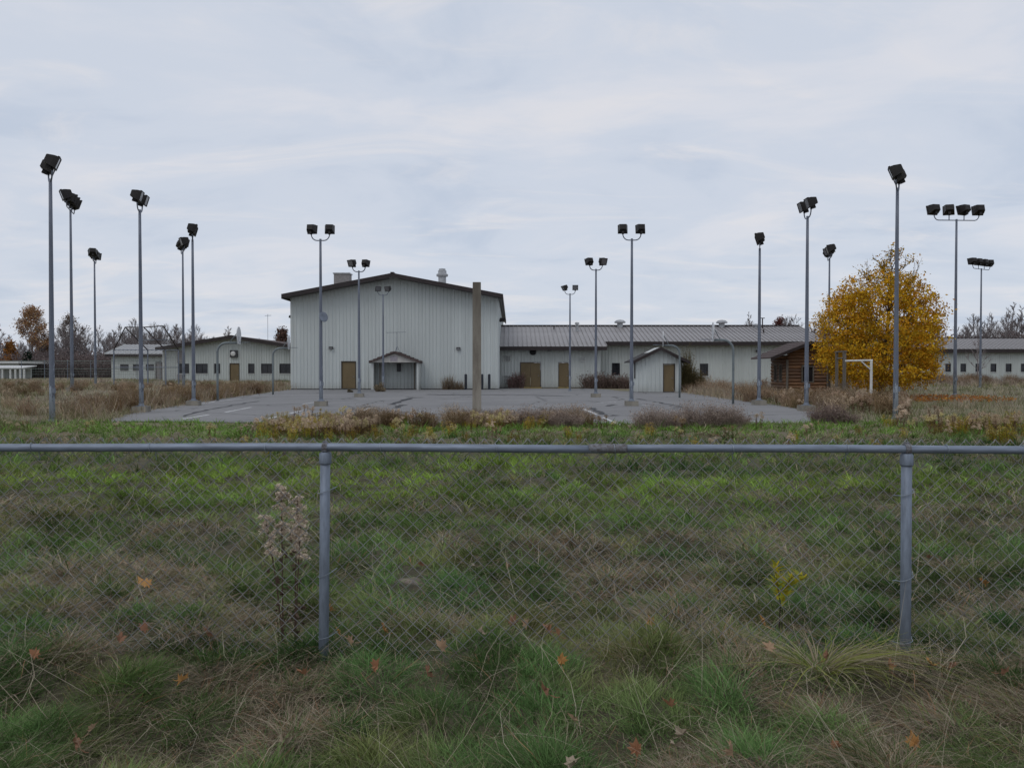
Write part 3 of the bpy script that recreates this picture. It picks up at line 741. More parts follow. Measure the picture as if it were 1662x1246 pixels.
# --- white pump shed
SY = 58.0
sl_, sr_, sm_ = X_at(1032, SY), X_at(1105, SY), X_at(1071, SY)
SHED = thing("small_shed", "small pale gabled shed with a tan door on the court edge", "shed")
se, sa = Z_at(585, SY), Z_at(566, SY)
dd = (X_at(1077, SY), X_at(1094.5, SY), 0.03, Z_at(591, SY))
wall_panels(SHED, sl_, sr_, 0.02, [(sl_, se), (sm_, sa), (sr_, se)], front(SY), [dd], M["siding"])
wall_panels(SHED, SY, SY + 3.2, 0.02, [(SY, se), (SY + 3.2, se)], left_side(sl_), (), M["siding"])
wall_panels(SHED, SY, SY + 3.2, 0.02, [(SY, se), (SY + 3.2, se)], right_side(sr_), (), M["siding"])
door(SHED, *dd, SY)
MB().b2(sl_ + .02, sr_ - .02, SY + .03, SY + 3.1, -0.2, 0.02).build("foundation", M["foundation"], SHED)
MB().b2(sl_ - 0.12, sl_ - 0.05, SY - 0.02, SY + 0.05, 1.0, se - .05).build("downpipe", M["fascia"], SHED)
for sgn in (-1, 1):
    s_ = (sa - se) / (sm_ - sl_); xe = sm_ + sgn * (sm_ - sl_ + 0.35); ze = se - 0.35 * s_
    pts = [(sm_, sa + .02), (xe, ze + .02), (xe, ze + 0.10), (sm_, sa + 0.10)][::1 if sgn > 0 else -1]
    MB().prism(pts, SY - 0.45, SY + 3.5).build("roof_slope", M["shingle_dark"], SHED)
    pts = [(sm_, sa - .1), (xe, ze - .1), (xe, ze + 0.12), (sm_, sa + 0.12)][::1 if sgn > 0 else -1]
    MB().prism(pts, SY - 0.5, SY - 0.453).build("barge_board", M["fascia"], SHED)
    if sgn < 0:
        q = [(sm_ - 0.1, sa + .075), (sm_ - 0.85, sa + .075 - 0.75 * s_), (sm_ - 0.85, sa + .108 - 0.75 * s_), (sm_ - .1, sa + .108)][::-1]
        MB().prism(q, SY - 0.2, SY + 1.8).build("bare_roof_patch", M["trim"], SHED)

# --- gable building at the left behind the hall
LY = 95.0
lxl, lxm = X_at(266, LY), X_at(380, LY); lxr = 2 * lxm - lxl
le, la = Z_at(566, LY), Z_at(547.5, LY)
LB = thing("gabled_block", "wide low gabled block with brown door and strip windows left of the hall", "building")
wz0, wz1 = Z_at(606, LY), Z_at(590, LY)
lop = [(X_at(a, LY), X_at(b, LY), wz0, wz1) for a, b in ((289, 307), (318, 337.5), (348, 357.5), (403, 413), (424, 443), (454, 473))]
ldo = (X_at(373.5, LY), X_at(388, LY), 0.05, wz1)
wall_panels(LB, lxl, lxr, 0.0, [(lxl, le), (lxm, la), (lxr, le)], front(LY), lop + [ldo], M["siding_far"])
wall_panels(LB, LY, LY + 28, 0.0, [(LY, le), (LY + 28, le)], right_side(lxr), (), M["siding_far"], width=2.4)
for i, w in enumerate(lop): window(LB, *w, LY, mull=1 if (w[1] - w[0]) < 1 else 2)
door(LB, *ldo, LY)
MB().b2(X_at(288, LY), X_at(300.5, LY), LY - 0.09, LY - 0.045, wz1 + 0.06, Z_at(569, LY)).build("infill_panel", M["panel_grey"], LB)
MB().b2(X_at(288, LY), X_at(300.5, LY), LY - 0.09, LY - 0.045, 0.0, wz0 - 0.09).build("infill_panel", M["panel_grey"], LB)
MB().b2(lxl - 0.1, lxl + 0.05, LY - 0.12, LY + 0.1, 0, le - 0.1).build("downpipe", M["trim"], LB)
s_ = (la - le) / (lxm - lxl)
for sgn in (-1, 1):
    xe = lxm + sgn * (lxm - lxl + 0.6); ze = le - 0.6 * s_
    pts = [(lxm, la + .03), (xe, ze + .03), (xe, ze + 0.2), (lxm, la + 0.2)][::1 if sgn > 0 else -1]
    MB().prism(pts, LY - 0.9, LY + 28).build("roof_slope", M["shingle"], LB)
    pts = [(lxm, la - .16), (xe, ze - .16), (xe, ze + 0.24), (lxm, la + 0.24)][::1 if sgn > 0 else -1]
    MB().prism(pts, LY - 0.97, LY - 0.903).build("fascia", M["fascia"], LB)
bx_ = X_at(380.5, LY); bz = Z_at(574, LY)
box = MB().b2(bx_ - 0.42, bx_ + 0.42, LY - 0.3, LY - 0.045, bz - 0.42, bz + 0.42).build("fan_box", M["wframe"], LB)
MB().lathe([(0.3, 0), (0.27, 0.06), (0.1, 0.12)], (0, 0, 0), 14).build("fan_dome", M["white_paint"], box, (bx_ - 0.05, LY - 0.3, bz), (R(90), 0, 0))

# --- far left block behind the backstop
FY = 115.0
fxl = X_at(181, FY); fe = Z_at(573, FY); fr = 120.5; frz = Z_at(559.5, fr)
FB = thing("far_hip_block", "far low pale block with light seamed roof behind the ball backstop", "building")
fop = [(X_at(a, FY), X_at(b, FY), Z_at(601, FY), Z_at(591, FY)) for a, b in ((195.5, 209), (216, 226), (237, 250))]
wall_panels(FB, fxl, X_at(330, FY), 0.0, [(fxl, fe), (X_at(330, FY), fe)], front(FY), fop, M["siding_far"])
wall_panels(FB, FY, 126, 0.0, [(FY, fe), (fr, frz), (126, fe)], left_side(fxl), (), M["siding_far"])
for w in fop: window(FB, *w, FY, mull=2)
door(FB, X_at(254, FY), X_at(263, FY), 0.05, Z_at(588, FY), FY - 0.12, M["panel_grey"])
seam_roof(FB, fxl - 0.6, X_at(330, FY), FY - 0.7, fe - 0.15, fr, frz, M["roof_light"], 0.6)
MB().b2(fxl - 0.6, X_at(330, FY), FY - 0.68, FY - 0.6, fe - 0.5, fe - 0.18).build("fascia", M["fascia"], FB)
MB().bar((fxl - 0.62, FY - 0.7, fe - 0.15), (fxl - 0.62, fr, frz), 0.05, 0.3).build("barge_board", M["trim"], FB)
MB().add([(fxl - .6, fr, frz), (X_at(330, FY), fr, frz), (X_at(330, FY), 126.5, fe - .1), (fxl - .6, 126.5, fe - .1)], [(0, 1, 2, 3)]).build("back_slope", M["roof_light"], FB)

# --- far right block
RY = 110.0
rxl, rxr = X_at(1440, RY), X_at(1900, RY); re_ = Z_at(566, RY); rr = 116.0; rrz = Z_at(549.5, rr)
RB = thing("far_dormitory", "long far pale block with a row of square windows behind the yellow tree", "building")
rop = []
px = 1460.0
while px < 1890: rop.append((X_at(px, RY), X_at(px + 9, RY), Z_at(603.5, RY), Z_at(590, RY))); px += 24.6
wall_panels(RB, rxl, rxr, 0.0, [(rxl, re_), (rxr, re_)], front(RY), rop, M["siding_far"])
for w in rop: window(RB, *w, RY)
wall_panels(RB, RY, 122, 0.0, [(RY, re_), (rr, rrz), (122, re_)], left_side(rxl), (), M["siding_far"])
seam_roof(RB, rxl - 0.6, rxr, RY - 0.8, re_ - 0.05, rr, rrz, M["roof_metal"], 0.6)
MB().b2(rxl - 0.6, rxr, RY - 0.78, RY - 0.7, re_ - 0.55, re_ - 0.08).build("fascia", M["fascia"], RB)
MB().add([(rxl - .6, rr, rrz), (rxr, rr, rrz), (rxr, 122.5, re_), (rxl - .6, 122.5, re_)], [(0, 1, 2, 3)]).build("back_slope", M["roof_metal"], RB)
MB().b2(rxl - .6, rxr, rr - .15, rr + .15, rrz + .03, rrz + .13).build("ridge_cap", M["fascia"], RB)

# --- low white sheds at the far left edge
AY = 125.0
AB = thing("white_outbuilding", "low white outbuilding with a pale flat roof at the far field edge", "building")
ax0, ax1 = X_at(-60, AY), X_at(31, AY)
wall_panels(AB, ax0, ax1, 0, [(ax0, Z_at(590, AY)), (ax1, Z_at(590, AY))], front(AY), [], M["siding_far"], width=1.6)
MB().b2(ax0 - .3, ax1 + .4, AY - 0.8, AY + 9, Z_at(590, AY), Z_at(586.5, AY)).build("roof", M["white_paint"], AB)
AB2 = thing("white_carport", "white lean-to with open bays in front of the far outbuilding", "shed")
bx0, bx1 = X_at(-40, 118), X_at(44, 118)
MB().add([(bx0, 117, Z_at(596.5, 117)), (bx1, 117, Z_at(596.5, 117)), (bx1 - .3, 121, Z_at(593, 121)), (bx0, 121, Z_at(593, 121)), (bx0, 117, Z_at(598.3, 117)), (bx1, 117, Z_at(598.3, 117)), (bx1 - .3, 121, Z_at(594.5, 121)), (bx0, 121, Z_at(594.5, 121))],
         [(0, 1, 2, 3), (7, 6, 5, 4), (4, 5, 1, 0), (5, 6, 2, 1), (6, 7, 3, 2), (7, 4, 0, 3)]).build("roof", M["white_paint"], AB2)
for px in (-20, -2, 3, 16, 24, 32, 38): MB().b2(X_at(px, 117.2), X_at(px, 117.2) + 0.22, 117.1, 117.3, 0, Z_at(598.3, 117)).build("post", M["white_paint"], AB2)
MB().b2(bx0, bx1 - 1, 120.6, 120.8, 0, Z_at(596, 120)).build("back_wall", M["siding_far"], AB2)

# --- log cabin
CY = 51.5
cxl, cxr = 17.7, 20.25; cm = (cxl + cxr) / 2; cyb = CY + 3.0
CAB = thing("log_cabin", "small brown log cabin with wide shingled roof beside the yellow tree", "cabin")
ce, ca = 2.32, 3.36; csl = (ca - ce) / (cm - (cxl - 1.3))
lr = 0.115; z = lr - 0.02; wx0, wx1, wza, wzb = X_at(1300, CY), X_at(1320, CY), Z_at(620, CY), Z_at(595, CY)
def log(a, b, r, parent):
    a, b = Vector(a), Vector(b); k = 6; pts = []; rad = []
    for i in range(k + 1):
        t = i / k; p = a.lerp(b, t); p.z += random.uniform(-0.012, 0.012); pts.append(p); rad.append(r * random.uniform(0.92, 1.06))
    MB().tube(pts, rad, 9).build("log", M["log"], parent, smooth=True)
while z < ca - 0.1:
    hw = min((cxr - cxl) / 2 + 0.0, (ca - z - 0.02) / csl)
    a, b = cm - hw, cm + hw
    if wza < z < wzb:
        log((a, CY, z), (wx0, CY, z), lr, CAB); log((wx1, CY, z), (b, CY, z), lr, CAB)
    else: log((a, CY, z), (b, CY, z), lr, CAB)
    if z < ce + 0.2:
        for xs in (cxl, cxr):
            if xs == cxl and 0.85 < z < 1.95:
                for y0, y1 in ((CY + .1, CY + .7), (CY + 1.25, CY + 1.7), (CY + 2.3, cyb)): log((xs, y0, z), (xs, y1, z), lr, CAB)
            else: log((xs, CY + .1, z), (xs, cyb, z), lr, CAB)
        log((cxl, cyb, z), (cxr, cyb, z), lr, CAB)
    z += lr * 1.86
for xs in (cxl - 0.1, cxr - 0.02): MB().b2(xs, xs + 0.12, CY - 0.16, CY - 0.04, 0, ce - 0.05).build("corner_board", M["timber"], CAB)
wo = MB().b2(wx0, wx0 + .06, CY - .13, CY + .1, wza - .02, wzb + .04).b2(wx1 - .06, wx1, CY - .13, CY + .1, wza - .02, wzb + .04).b2(wx0 + .06, wx1 - .06, CY - .13, CY + .1, wzb - .02, wzb + .04).b2(wx0 + .06, wx1 - .06, CY - .13, CY + .1, wza - .02, wza + .04).b2((wx0 + wx1) / 2 - .02, (wx0 + wx1) / 2 + .02, CY - .05, CY, wza + .04, wzb - .02).build("window", M["timber"], CAB)
MB().b2(wx0 + .06, wx1 - .06, CY + 0.0, CY + .02, wza + .04, wzb - .02).build("pane", M["glass"], wo)
for y0, y1 in ((CY + .7, CY + 1.25), (CY + 1.7, CY + 2.3)):
    wo = MB().b2(cxl - .13, cxl + .1, y0, y0 + .06, .85, 1.98).b2(cxl - .13, cxl + .1, y1 - .06, y1, .85, 1.98).b2(cxl - .13, cxl + .1, y0 + .06, y1 - .06, 1.9, 1.98).b2(cxl - .13, cxl + .1, y0 + .06, y1 - .06, .85, .93).build("window", M["timber"], CAB)
    MB().b2(cxl, cxl + .02, y0 + .06, y1 - .06, .93, 1.9).build("pane", M["glass"], wo)
for sgn in (-1, 1):
    xe = cm + sgn * (cm - cxl + 1.3); ze = ca - csl * (cm - cxl + 1.3)
    for i in range(7):
        t0, t1 = i / 7, (i + 1) / 7
        xa, za = cm + (xe - cm) * t0, ca + (ze - ca) * t0; xb, zb2 = cm + (xe - cm) * t1, ca + (ze - ca) * t1
        MB().prism([(xa, za + .02), (xb, zb2 + .02), (xb, zb2 + .12), (xa, za + .09)][::1 if sgn > 0 else -1], CY - 0.7 + .002 * i, cyb + 0.5).build("shingle_course", M["shingle"], CAB)
    MB().prism([(cm, ca - .1), (xe, ze - .1), (xe, ze + .1), (cm, ca + .1)][::1 if sgn > 0 else -1], CY - 0.75, CY - 0.703).build("barge_board", M["fascia"], CAB)
MB().b2(cxl - .05, cxr + .05, CY + .15, cyb - .15, -0.2, 0.02).build("floor_slab", M["concrete"], CAB)

# ------------------------------------------------------------------ floodlight poles
def flood_mesh(s):
    b = MB(); w, h, d = 0.205 * s, 0.185 * s, 0.40 * s     # faces +x
    def ring(x, kx, kz): return [(x, -w * kx, -h * kz), (x, w * kx, -h * kz), (x, w * kx, h * kz), (x, -w * kx, h * kz)]
    rs = [ring(-0.5 * d, 0.62, 0.6), ring(-0.42 * d, 0.72, 0.7), ring(0.05 * d, 0.94, 0.94), ring(0.3 * d, 0.98, 0.98), ring(0.31 * d, 1.07, 1.07), ring(0.46 * d, 1.07, 1.07), ring(0.47 * d, 0.95, 0.95), ring(0.42 * d, 0.93, 0.93)]
    vs = [p for r in rs for p in r]; fs = [(0, 3, 2, 1)]
    for i in range(len(rs) - 1):
        for k in range(4):
            a, c = i * 4 + k, i * 4 + (k + 1) % 4; fs.append((a, c, c + 4, a + 4))
    b.add(vs, fs)
    b.box((-0.06 * d, 0, -h * 1.12), (0.16 * s, 0.1 * s, 0.12 * s))
    return b.mesh("floodlight", M["bronze"])
def lens_mesh(s):
    w, h, d = 0.205 * s * 0.92, 0.185 * s * 0.92, 0.40 * s
    return MB().add([(0.425 * d, -w, -h), (0.425 * d, w, -h), (0.425 * d, w, h), (0.425 * d, -w, h)], [(0, 1, 2, 3)]).mesh("lamp_glass", M["lens"])
FM = {1.0: (flood_mesh(1.0), lens_mesh(1.0)), 1.5: (flood_mesh(1.5), lens_mesh(1.5))}
def add_head(parent, x, y, z, az, tilt, s, glass=True):
    o = link_mesh("floodlight", FM[s][0], parent, (x, y, z), (0, R(tilt), R(az)))
    if glass: link_mesh("lamp_glass", FM[s][1], o)
def flood_pole(px, Y, H, label, bars, plinth=True, s=1.0, group="court floodlight poles", base_r=0.088, top_r=0.05, lean=(0, 0)):
    """bars: list of (bar azimuth deg, half length, [(offset along bar, facing deg, tilt)])"""
    x = X_at(px, Y); z0 = gz(x, Y); z0 = max(z0, 0.0) if in_poly(np.array([x]), np.array([Y]), COURT)[0] else z0
    t = thing("floodlight_pole", label, "floodlight pole", (x, Y, z0), 0.0, group)
    zp = 0.0
    if plinth:
        c = MB().box((0, 0, 0.0), (0.56, 0.56, 0.44), 0.06, 0.94).build("plinth", M["concrete"], t); zp = 0.22
    MB().box((0, 0, zp + 0.012), (0.3, 0.3, 0.024)).tube([(0, 0, zp + .02), (0, 0, zp + .1)], [base_r + .03, base_r + .01], 10).build("base_plate", M["galv"], t)
    pts = [(lean[0] * k, lean[1] * k, zp + 0.05 + (H - zp) * k) for k in (0, .15, .35, .6, .8, 1)]
    MB().tube(pts, [base_r + (top_r - base_r) * k for k in (0, .15, .35, .6, .8, 1)], 14).build("pole", M["pole"], t, smooth=True)
    MB().box((base_r - 0.01, -0.03, 1.0), (0.07, 0.09, 0.16)).build("hand_hole_cover", M["galv"], t)
    zt = H - 0.02; tx, ty = lean
    for az, hl, heads in bars:
        ca, sa = math.cos(R(az)), math.sin(R(az)); rise = 0.28 * s if s == 1.0 else 0.34; rr_ = 0.024 if s == 1.0 else 0.03
        prof = []
        rad = min(0.26 if s == 1 else 0.3, hl * 0.9)
        for i in range(7):
            a = math.pi / 2 * i / 6; prof.append((-hl + rad - rad * math.cos(a), rise - rise * math.sin(a)))
        prof = [(-hl, rise + 0.06)] + prof
        full = prof + [(-u, v) for u, v in reversed(prof)]
        MB().tube([(tx + u * ca, ty + u * sa, zt + v) for u, v in full], rr_, 8).build("yoke", M["pole"], t, smooth=True)
        for off, face, tilt in heads:
            hz = zt + rise + 0.06 + 0.175 * s * 1.15
            if abs(abs(off) - hl) > 0.01:
                MB().tube([(tx + off * ca, ty + off * sa, zt), (tx + off * ca, ty + off * sa, zt + rise + .08)], rr_, 8).build("riser", M["pole"], t)
            else: MB().tube([(tx + off * ca, ty + off * sa, zt + rise - .02), (tx + off * ca, ty + off * sa, zt + rise + .12)], rr_ * 1.5, 8).build("slip_fitter", M["bronze"], t)
            add_head(t, tx + off * ca, ty + off * sa, hz, face, tilt, s)
    return t
U = 0.41
two = lambda bar, face, tilt=18, sp=0: [(bar, U, [(-U, face + sp, tilt), (U, face - sp, tilt)])]
flood_pole(84, 25.3, 7.6, "tall floodlight pole nearest the left picture edge, heads tilted to the court", two(127, 24, 22), False, lean=(0.02, 0))
flood_pole(229, 31.0, 7.75, "floodlight pole with peeling foot at the left court corner, twin heads overlapping", two(102, 12, 17))
flood_pole(314, 36.6, 7.5, "floodlight pole on the left court edge in front of the gabled block", two(110, 20, 17))
flood_pole(521, 36.1, 7.45, "twin headed floodlight pole before the left hall corner with a dish on it", two(0, 90, 12, -8))
flood_pole(583, 48.0, 7.5, "four headed floodlight pole beside the hall's tan door", [(-4, 0.38, [(-.38, 115, 20), (.38, 75, 20)]), (14, 0.38, [(-.38, 235, 20), (.38, 310, 20)])])
flood_pole(622, 62.5, 7.45, "thin twin headed floodlight pole in front of the small porch", two(2, 268, 25, 25), False)
flood_pole(925, 61.8, 7.45, "thin twin headed floodlight pole by the wing's single tan door", [(-2, .4, [(-.4, 200, 30), (.4, 268, 15)])], False)
flood_pole(967, 47.6, 7.55, "four headed floodlight pole in front of the low wing roof", [(4, 0.38, [(-.38, 105, 20), (.38, 65, 20)]), (-12, 0.38, [(-.38, 225, 20), (.38, 300, 20)])])
flood_pole(1025, 36.3, 7.5, "twin headed floodlight pole on a plinth before the small gabled shed", two(0, 90, 12, -4))
flood_pole(1232, 37.2, 7.2, "floodlight pole on the right court edge left of the log cabin", two(73, 163, 18))
flood_pole(1309, 31.8, 7.65, "floodlight pole crossing the log cabin, twin heads overlapping", two(88, 178, 17))
flood_pole(1454, 26.6, 7.6, "tall floodlight pole crossing the yellow tree, heads tilted left", two(58, 157, 22), False)
def four(bar, faces, tilt=15, hl=1.45): return [(bar, hl, [(-hl, faces[0], tilt), (-hl / 3, faces[1], tilt), (hl / 3, faces[2], tilt), (hl, faces[3], tilt)])]
BG = "ball field floodlight poles"
flood_pole(1550, 50.3, 10.95, "tall floodlight pole with four heads side by side right of the tree", four(3, (100, 70, 112, 88)), False, 1.5, BG, 0.11, 0.06)
flood_pole(1591, 74.7, 11.0, "tall four headed floodlight pole in front of the far dormitory windows", four(30, (100, 112, 120, 95), hl=1.4), False, 1.5, BG, 0.11, 0.06)
flood_pole(1345, 64.2, 10.5, "tall floodlight pole rising from behind the yellow tree", four(75, (150, 170, 200, 20), 20, 1.3), False, 1.5, BG, 0.11, 0.06)
flood_pole(117, 48.9, 11.0, "tall four headed floodlight pole at far left with bunched heads", four(110, (215, 70, 60, 50), 20, 1.4), True, 1.5, BG, 0.11, 0.06)
flood_pole(155, 67.0, 10.35, "thin far floodlight pole left of the ball backstop, lowest on that side", four(112, (120, 235, 110, 320), 20, 1.3), False, 1.5, BG, 0.11, 0.06)
flood_pole(298, 61.2, 10.3, "tall floodlight pole standing behind the left court edge pole", four(118, (215, 70, 60, 50), 18, 1.2), False, 1.5, BG, 0.11, 0.06)

# dish clamped to the left twin pole
Yd = 36.1; xd = X_at(521, Yd)
dish = thing("dish_antenna", "small grey dish clamped to a floodlight pole before the hall", "dish", (xd, Yd, Z_at(515, Yd)))
pr = [(0.02, 0.0), (0.12, 0.014), (0.19, 0.04), (0.235, 0.07), (0.23, 0.075), (0.12, 0.026), (0.02, 0.014)]
MB().lathe(pr, (0, 0, 0), 18).build("bowl", M["galv"], dish, (0.10, -0.05, 0.0), (0, R(78), R(-42)), True)
MB().tube([(-0.08, 0, -.02), (0.16, -.02, 0)], 0.02, 6).build("clamp_arm", M["galv"], dish)

# ------------------------------------------------------------------ basketball hoops
def hoop(px, Y, px_board, facing, label):
    """post with a bent arm, fan board and bare ring; facing +1 looks right, -1 left"""
    x = X_at(px, Y); t = thing("basketball_hoop", label, "basketball hoop", (x, Y, 0.0), 0.0, "basketball hoops on the court")
    ext = abs(X_at(px_board, Y) - x); f = facing; hz = 3.1
    pts = [(0, 0, -0.05), (0, 0, 1.0), (0, 0, hz - 0.55)]
    for i in range(1, 7):
        a = math.pi / 2 * i / 6; pts.append((f * 0.5 * (1 - math.cos(a)), 0, hz - 0.55 + 0.5 * math.sin(a)))
    pts.append((f * (ext - 0.02), 0, hz - 0.05))
    MB().tube(pts, 0.057, 10).build("post", M["hoopsteel"], t, smooth=True)
    MB().tube([(f * 0.62, 0, hz - 0.05), (f * (ext - 0.02), 0, hz + 0.55)], 0.022, 6).build("brace", M["hoopsteel"], t)
    n = 14; out = [(-0.42, -0.30), (0.42, -0.30), (0.58, -0.05)]
    for i in range(n + 1):
        a = math.pi * i / n; out.append((0.68 * math.cos(a), 0.12 + 0.5 * math.sin(a)))
    out.append((-0.58, -0.05))
    b = MB().prism(out, -0.02, 0.02).build("backboard", M["board"], t, (f * ext, 0, hz + 0.18), (0, 0, R(90 + 10 * f)))
    for k in (-0.2, 0.2): MB().box((k, -0.022, -0.05), (0.05, 0.006, 0.28)).build("board_bracket", M["hoopsteel"], b)
    ring = []
    for i in range(19):
        a = 2 * math.pi * i / 18; ring.append((f * (ext + 0.36) + 0.225 * math.cos(a), 0.225 * math.sin(a), hz - 0.02))
    MB().tube(ring, 0.011, 5, False).tube([(f * ext, 0.06, hz - .02), (f * (ext + .16), 0.1, hz - .02)], 0.012, 5).tube([(f * ext, -0.06, hz - .02), (f * (ext + .16), -.1, hz - .02)], 0.012, 5).build("ring", M["galv"], t)
hoop(353, 42.3, 388, 1, "basketball hoop with fan board before the gabled block, nearer left one")
hoop(443, 52.6, 469, 1, "basketball hoop beside the left corner of the tall hall")
hoop(1103, 46.8, 1076, -1, "basketball hoop in front of the small gabled shed")
hoop(1190, 38.3, 1157, -1, "basketball hoop with pale fan board before the wing's blank wall")

# ------------------------------------------------------------------ concrete post, exercise frames, backstop, far fence
px_, py_ = X_at(774, 31), 31.0
cp = MB().box((0, 0, 2.5), (0.34, 0.34, 5.04), 0.03, 0.93)
o = cp.build("concrete_post", M["post_conc"], None, (px_, py_, -0.02)); set_props(o, "tall square stained concrete post standing among weeds before the hall", "post")
md = o.modifiers.new("bevel", 'BEVEL'); md.width = 0.02; md.segments = 2

GALY = 38.5
gal = thing("white_bar_frame", "white painted pipe frame with angled brace in front of yellow tree", "exercise frame", (X_at(1414, GALY), GALY, gz(X_at(1414, GALY), GALY)))
gh = Z_at(585, GALY); gw = X_at(1414, GALY) - X_at(1373, GALY)
MB().tube([(0, 0, -.1), (0, 0, gh)], 0.06, 10).build("upright", M["white_paint"], gal)
MB().tube([(0.06, 0, gh), (-gw, 0.1, gh - 0.03)], 0.045, 10).build("beam", M["white_paint"], gal)
MB().tube([(-0.0, 0, gh - 0.48), (-0.5, 0.03, gh - 0.02)], 0.03, 8).build("brace", M["white_paint"], gal)
MB().tube([(-gw + 0.2, 0.09, gh - 0.03), (-gw + 0.42, 0.07, gh - 0.02)], 0.047, 10).build("rust_band", M["rust_red"], gal)
TY = 41.0
tf = thing("timber_bar_frame", "grey timber pull up frame of two posts beside the log cabin", "exercise frame", (X_at(1364, TY), TY, gz(X_at(1364, TY), TY)))
th = Z_at(572, TY)
fxo = X_at(1358, TY + 1.2) - X_at(1364, TY)
MB().box((fxo, 1.2, th / 2 - .1), (.12, .12, th + .2)).build("post", M["timber"], tf)
MB().box((.2, 0, th / 2 - .1), (.13, .13, th + .2)).build("post", M["timber"], tf)
MB().bar((fxo, 1.32, th + .04), (.2, -.12, th + .04), .13, .07).build("cap_beam", M["timber"], tf)
MB().tube([(fxo, 1.2, th - .3), (.2, 0, th - .3)], 0.025, 6).build("bar", M["galv"], tf)
xk = X_at(1345, 46); o = MB().box((0, 0, .9), (.16, .16, 2.2)).build("timber_post", M["timber"], None, (xk, 46, gz(xk, 46))); set_props(o, "single short weathered timber post between cabin and pull up frame", "post")

BY = 68.0
bs = thing("ball_backstop", "rusty pipe baseball backstop with leaning hood over the weed field", "backstop", (0, 0, 0))
def P(px, py, Y): return (X_at(px, Y), Y, Z_at(py, Y))
posts = [(185, 70.5), (240, 68.5), (269, 67.0), (290, 70.0)]
tops = [P(204, 531, 68.0), P(234, 531, 66.5), P(265.5, 529, 66.5)]
heads = []
for px, Y in posts:
    x = X_at(px, Y); zt = Z_at(568, Y); heads.append((x, Y, zt))
    MB().tube([(x, Y, 0.1), (x, Y, zt)], 0.06, 7).build("post", M["galv"], bs)
for a, b in ((heads[0], tops[0]), (tops[0], heads[1]), (tops[1], heads[2]), (tops[2], heads[3])): MB().tube([a, b], 0.05, 6).build("hood_strut", M["fascia"], bs)
MB().tube([tops[0], tops[1], tops[2]], 0.04, 6).build("hood_bar", M["fascia"], bs)
for i in range(3):
    a, b = Vector(heads[i]), Vector(heads[i + 1])
    MB().tube([a, b], 0.035, 6).build("cross_rail", M["galv"], bs)
    MB().tube([(a.x, a.y, Z_at(596, a.y)), (b.x, b.y, Z_at(596, b.y))], 0.03, 6).build("cross_rail", M["galv"], bs)
m1 = Vector(tops[1]).lerp(Vector(heads[2]), .55); m2 = Vector(tops[2]).lerp(Vector(heads[3]), .55); m0 = Vector(tops[0]).lerp(Vector(heads[1]), .55)
MB().tube([m0, m1, m2], 0.03, 6).build("hood_bar", M["galv"], bs)
nb = MB()
def net(A, B, C, D, n1, n2):
    A, B, C, D = map(Vector, (A, B, C, D))
    for i in range(1, n1):
        t = i / n1; nb.tube([A.lerp(B, t), D.lerp(C, t)], 0.006, 3, False)
    for i in range(1, n2):
        t = i / n2; nb.tube([A.lerp(D, t), B.lerp(C, t)], 0.006, 3, False)
for i in range(3):
    a, b = heads[i], heads[i + 1]; net((a[0], a[1], .2), (b[0], b[1], .2), b, a, 14, 14)
net(heads[1], heads[2], tops[1], tops[0], 14, 12); net(heads[2], heads[3], tops[2], tops[1], 12, 12)
set_props(nb.build("netting", M["wire"], bs), kind="stuff")

sf = thing("security_fence", "tall far wire fence crossing behind the left weed field", "fence")
fy = 104.0; fx0, fx1 = X_at(-40, fy), X_at(262, fy); k = 0
xx = fx0
while xx < fx1:
    MB().tube([(xx, fy, 0), (xx, fy, 2.9)], 0.04, 6).build("post", M["galv"], sf); xx += 3.0
for z, r in ((2.75, .04), (2.45, .02), (1.75, .035), (1.4, .02), (1.05, .02)):
    MB().tube([(fx0, fy - .05, z), (fx1, fy - .05, z)], r, 5).build("wire_strand", simple("greenish_wire_%d" % int(z * 100), (0.16, 0.19, 0.17), .7), sf)
fm = MB(); xx = fx0
while xx < fx1:
    fm.tube([(xx, fy, 0.05), (xx, fy, 2.8)], 0.007, 3, False); xx += 0.2
set_props(fm.build("wire_mesh", M["wire"], sf), kind="stuff")

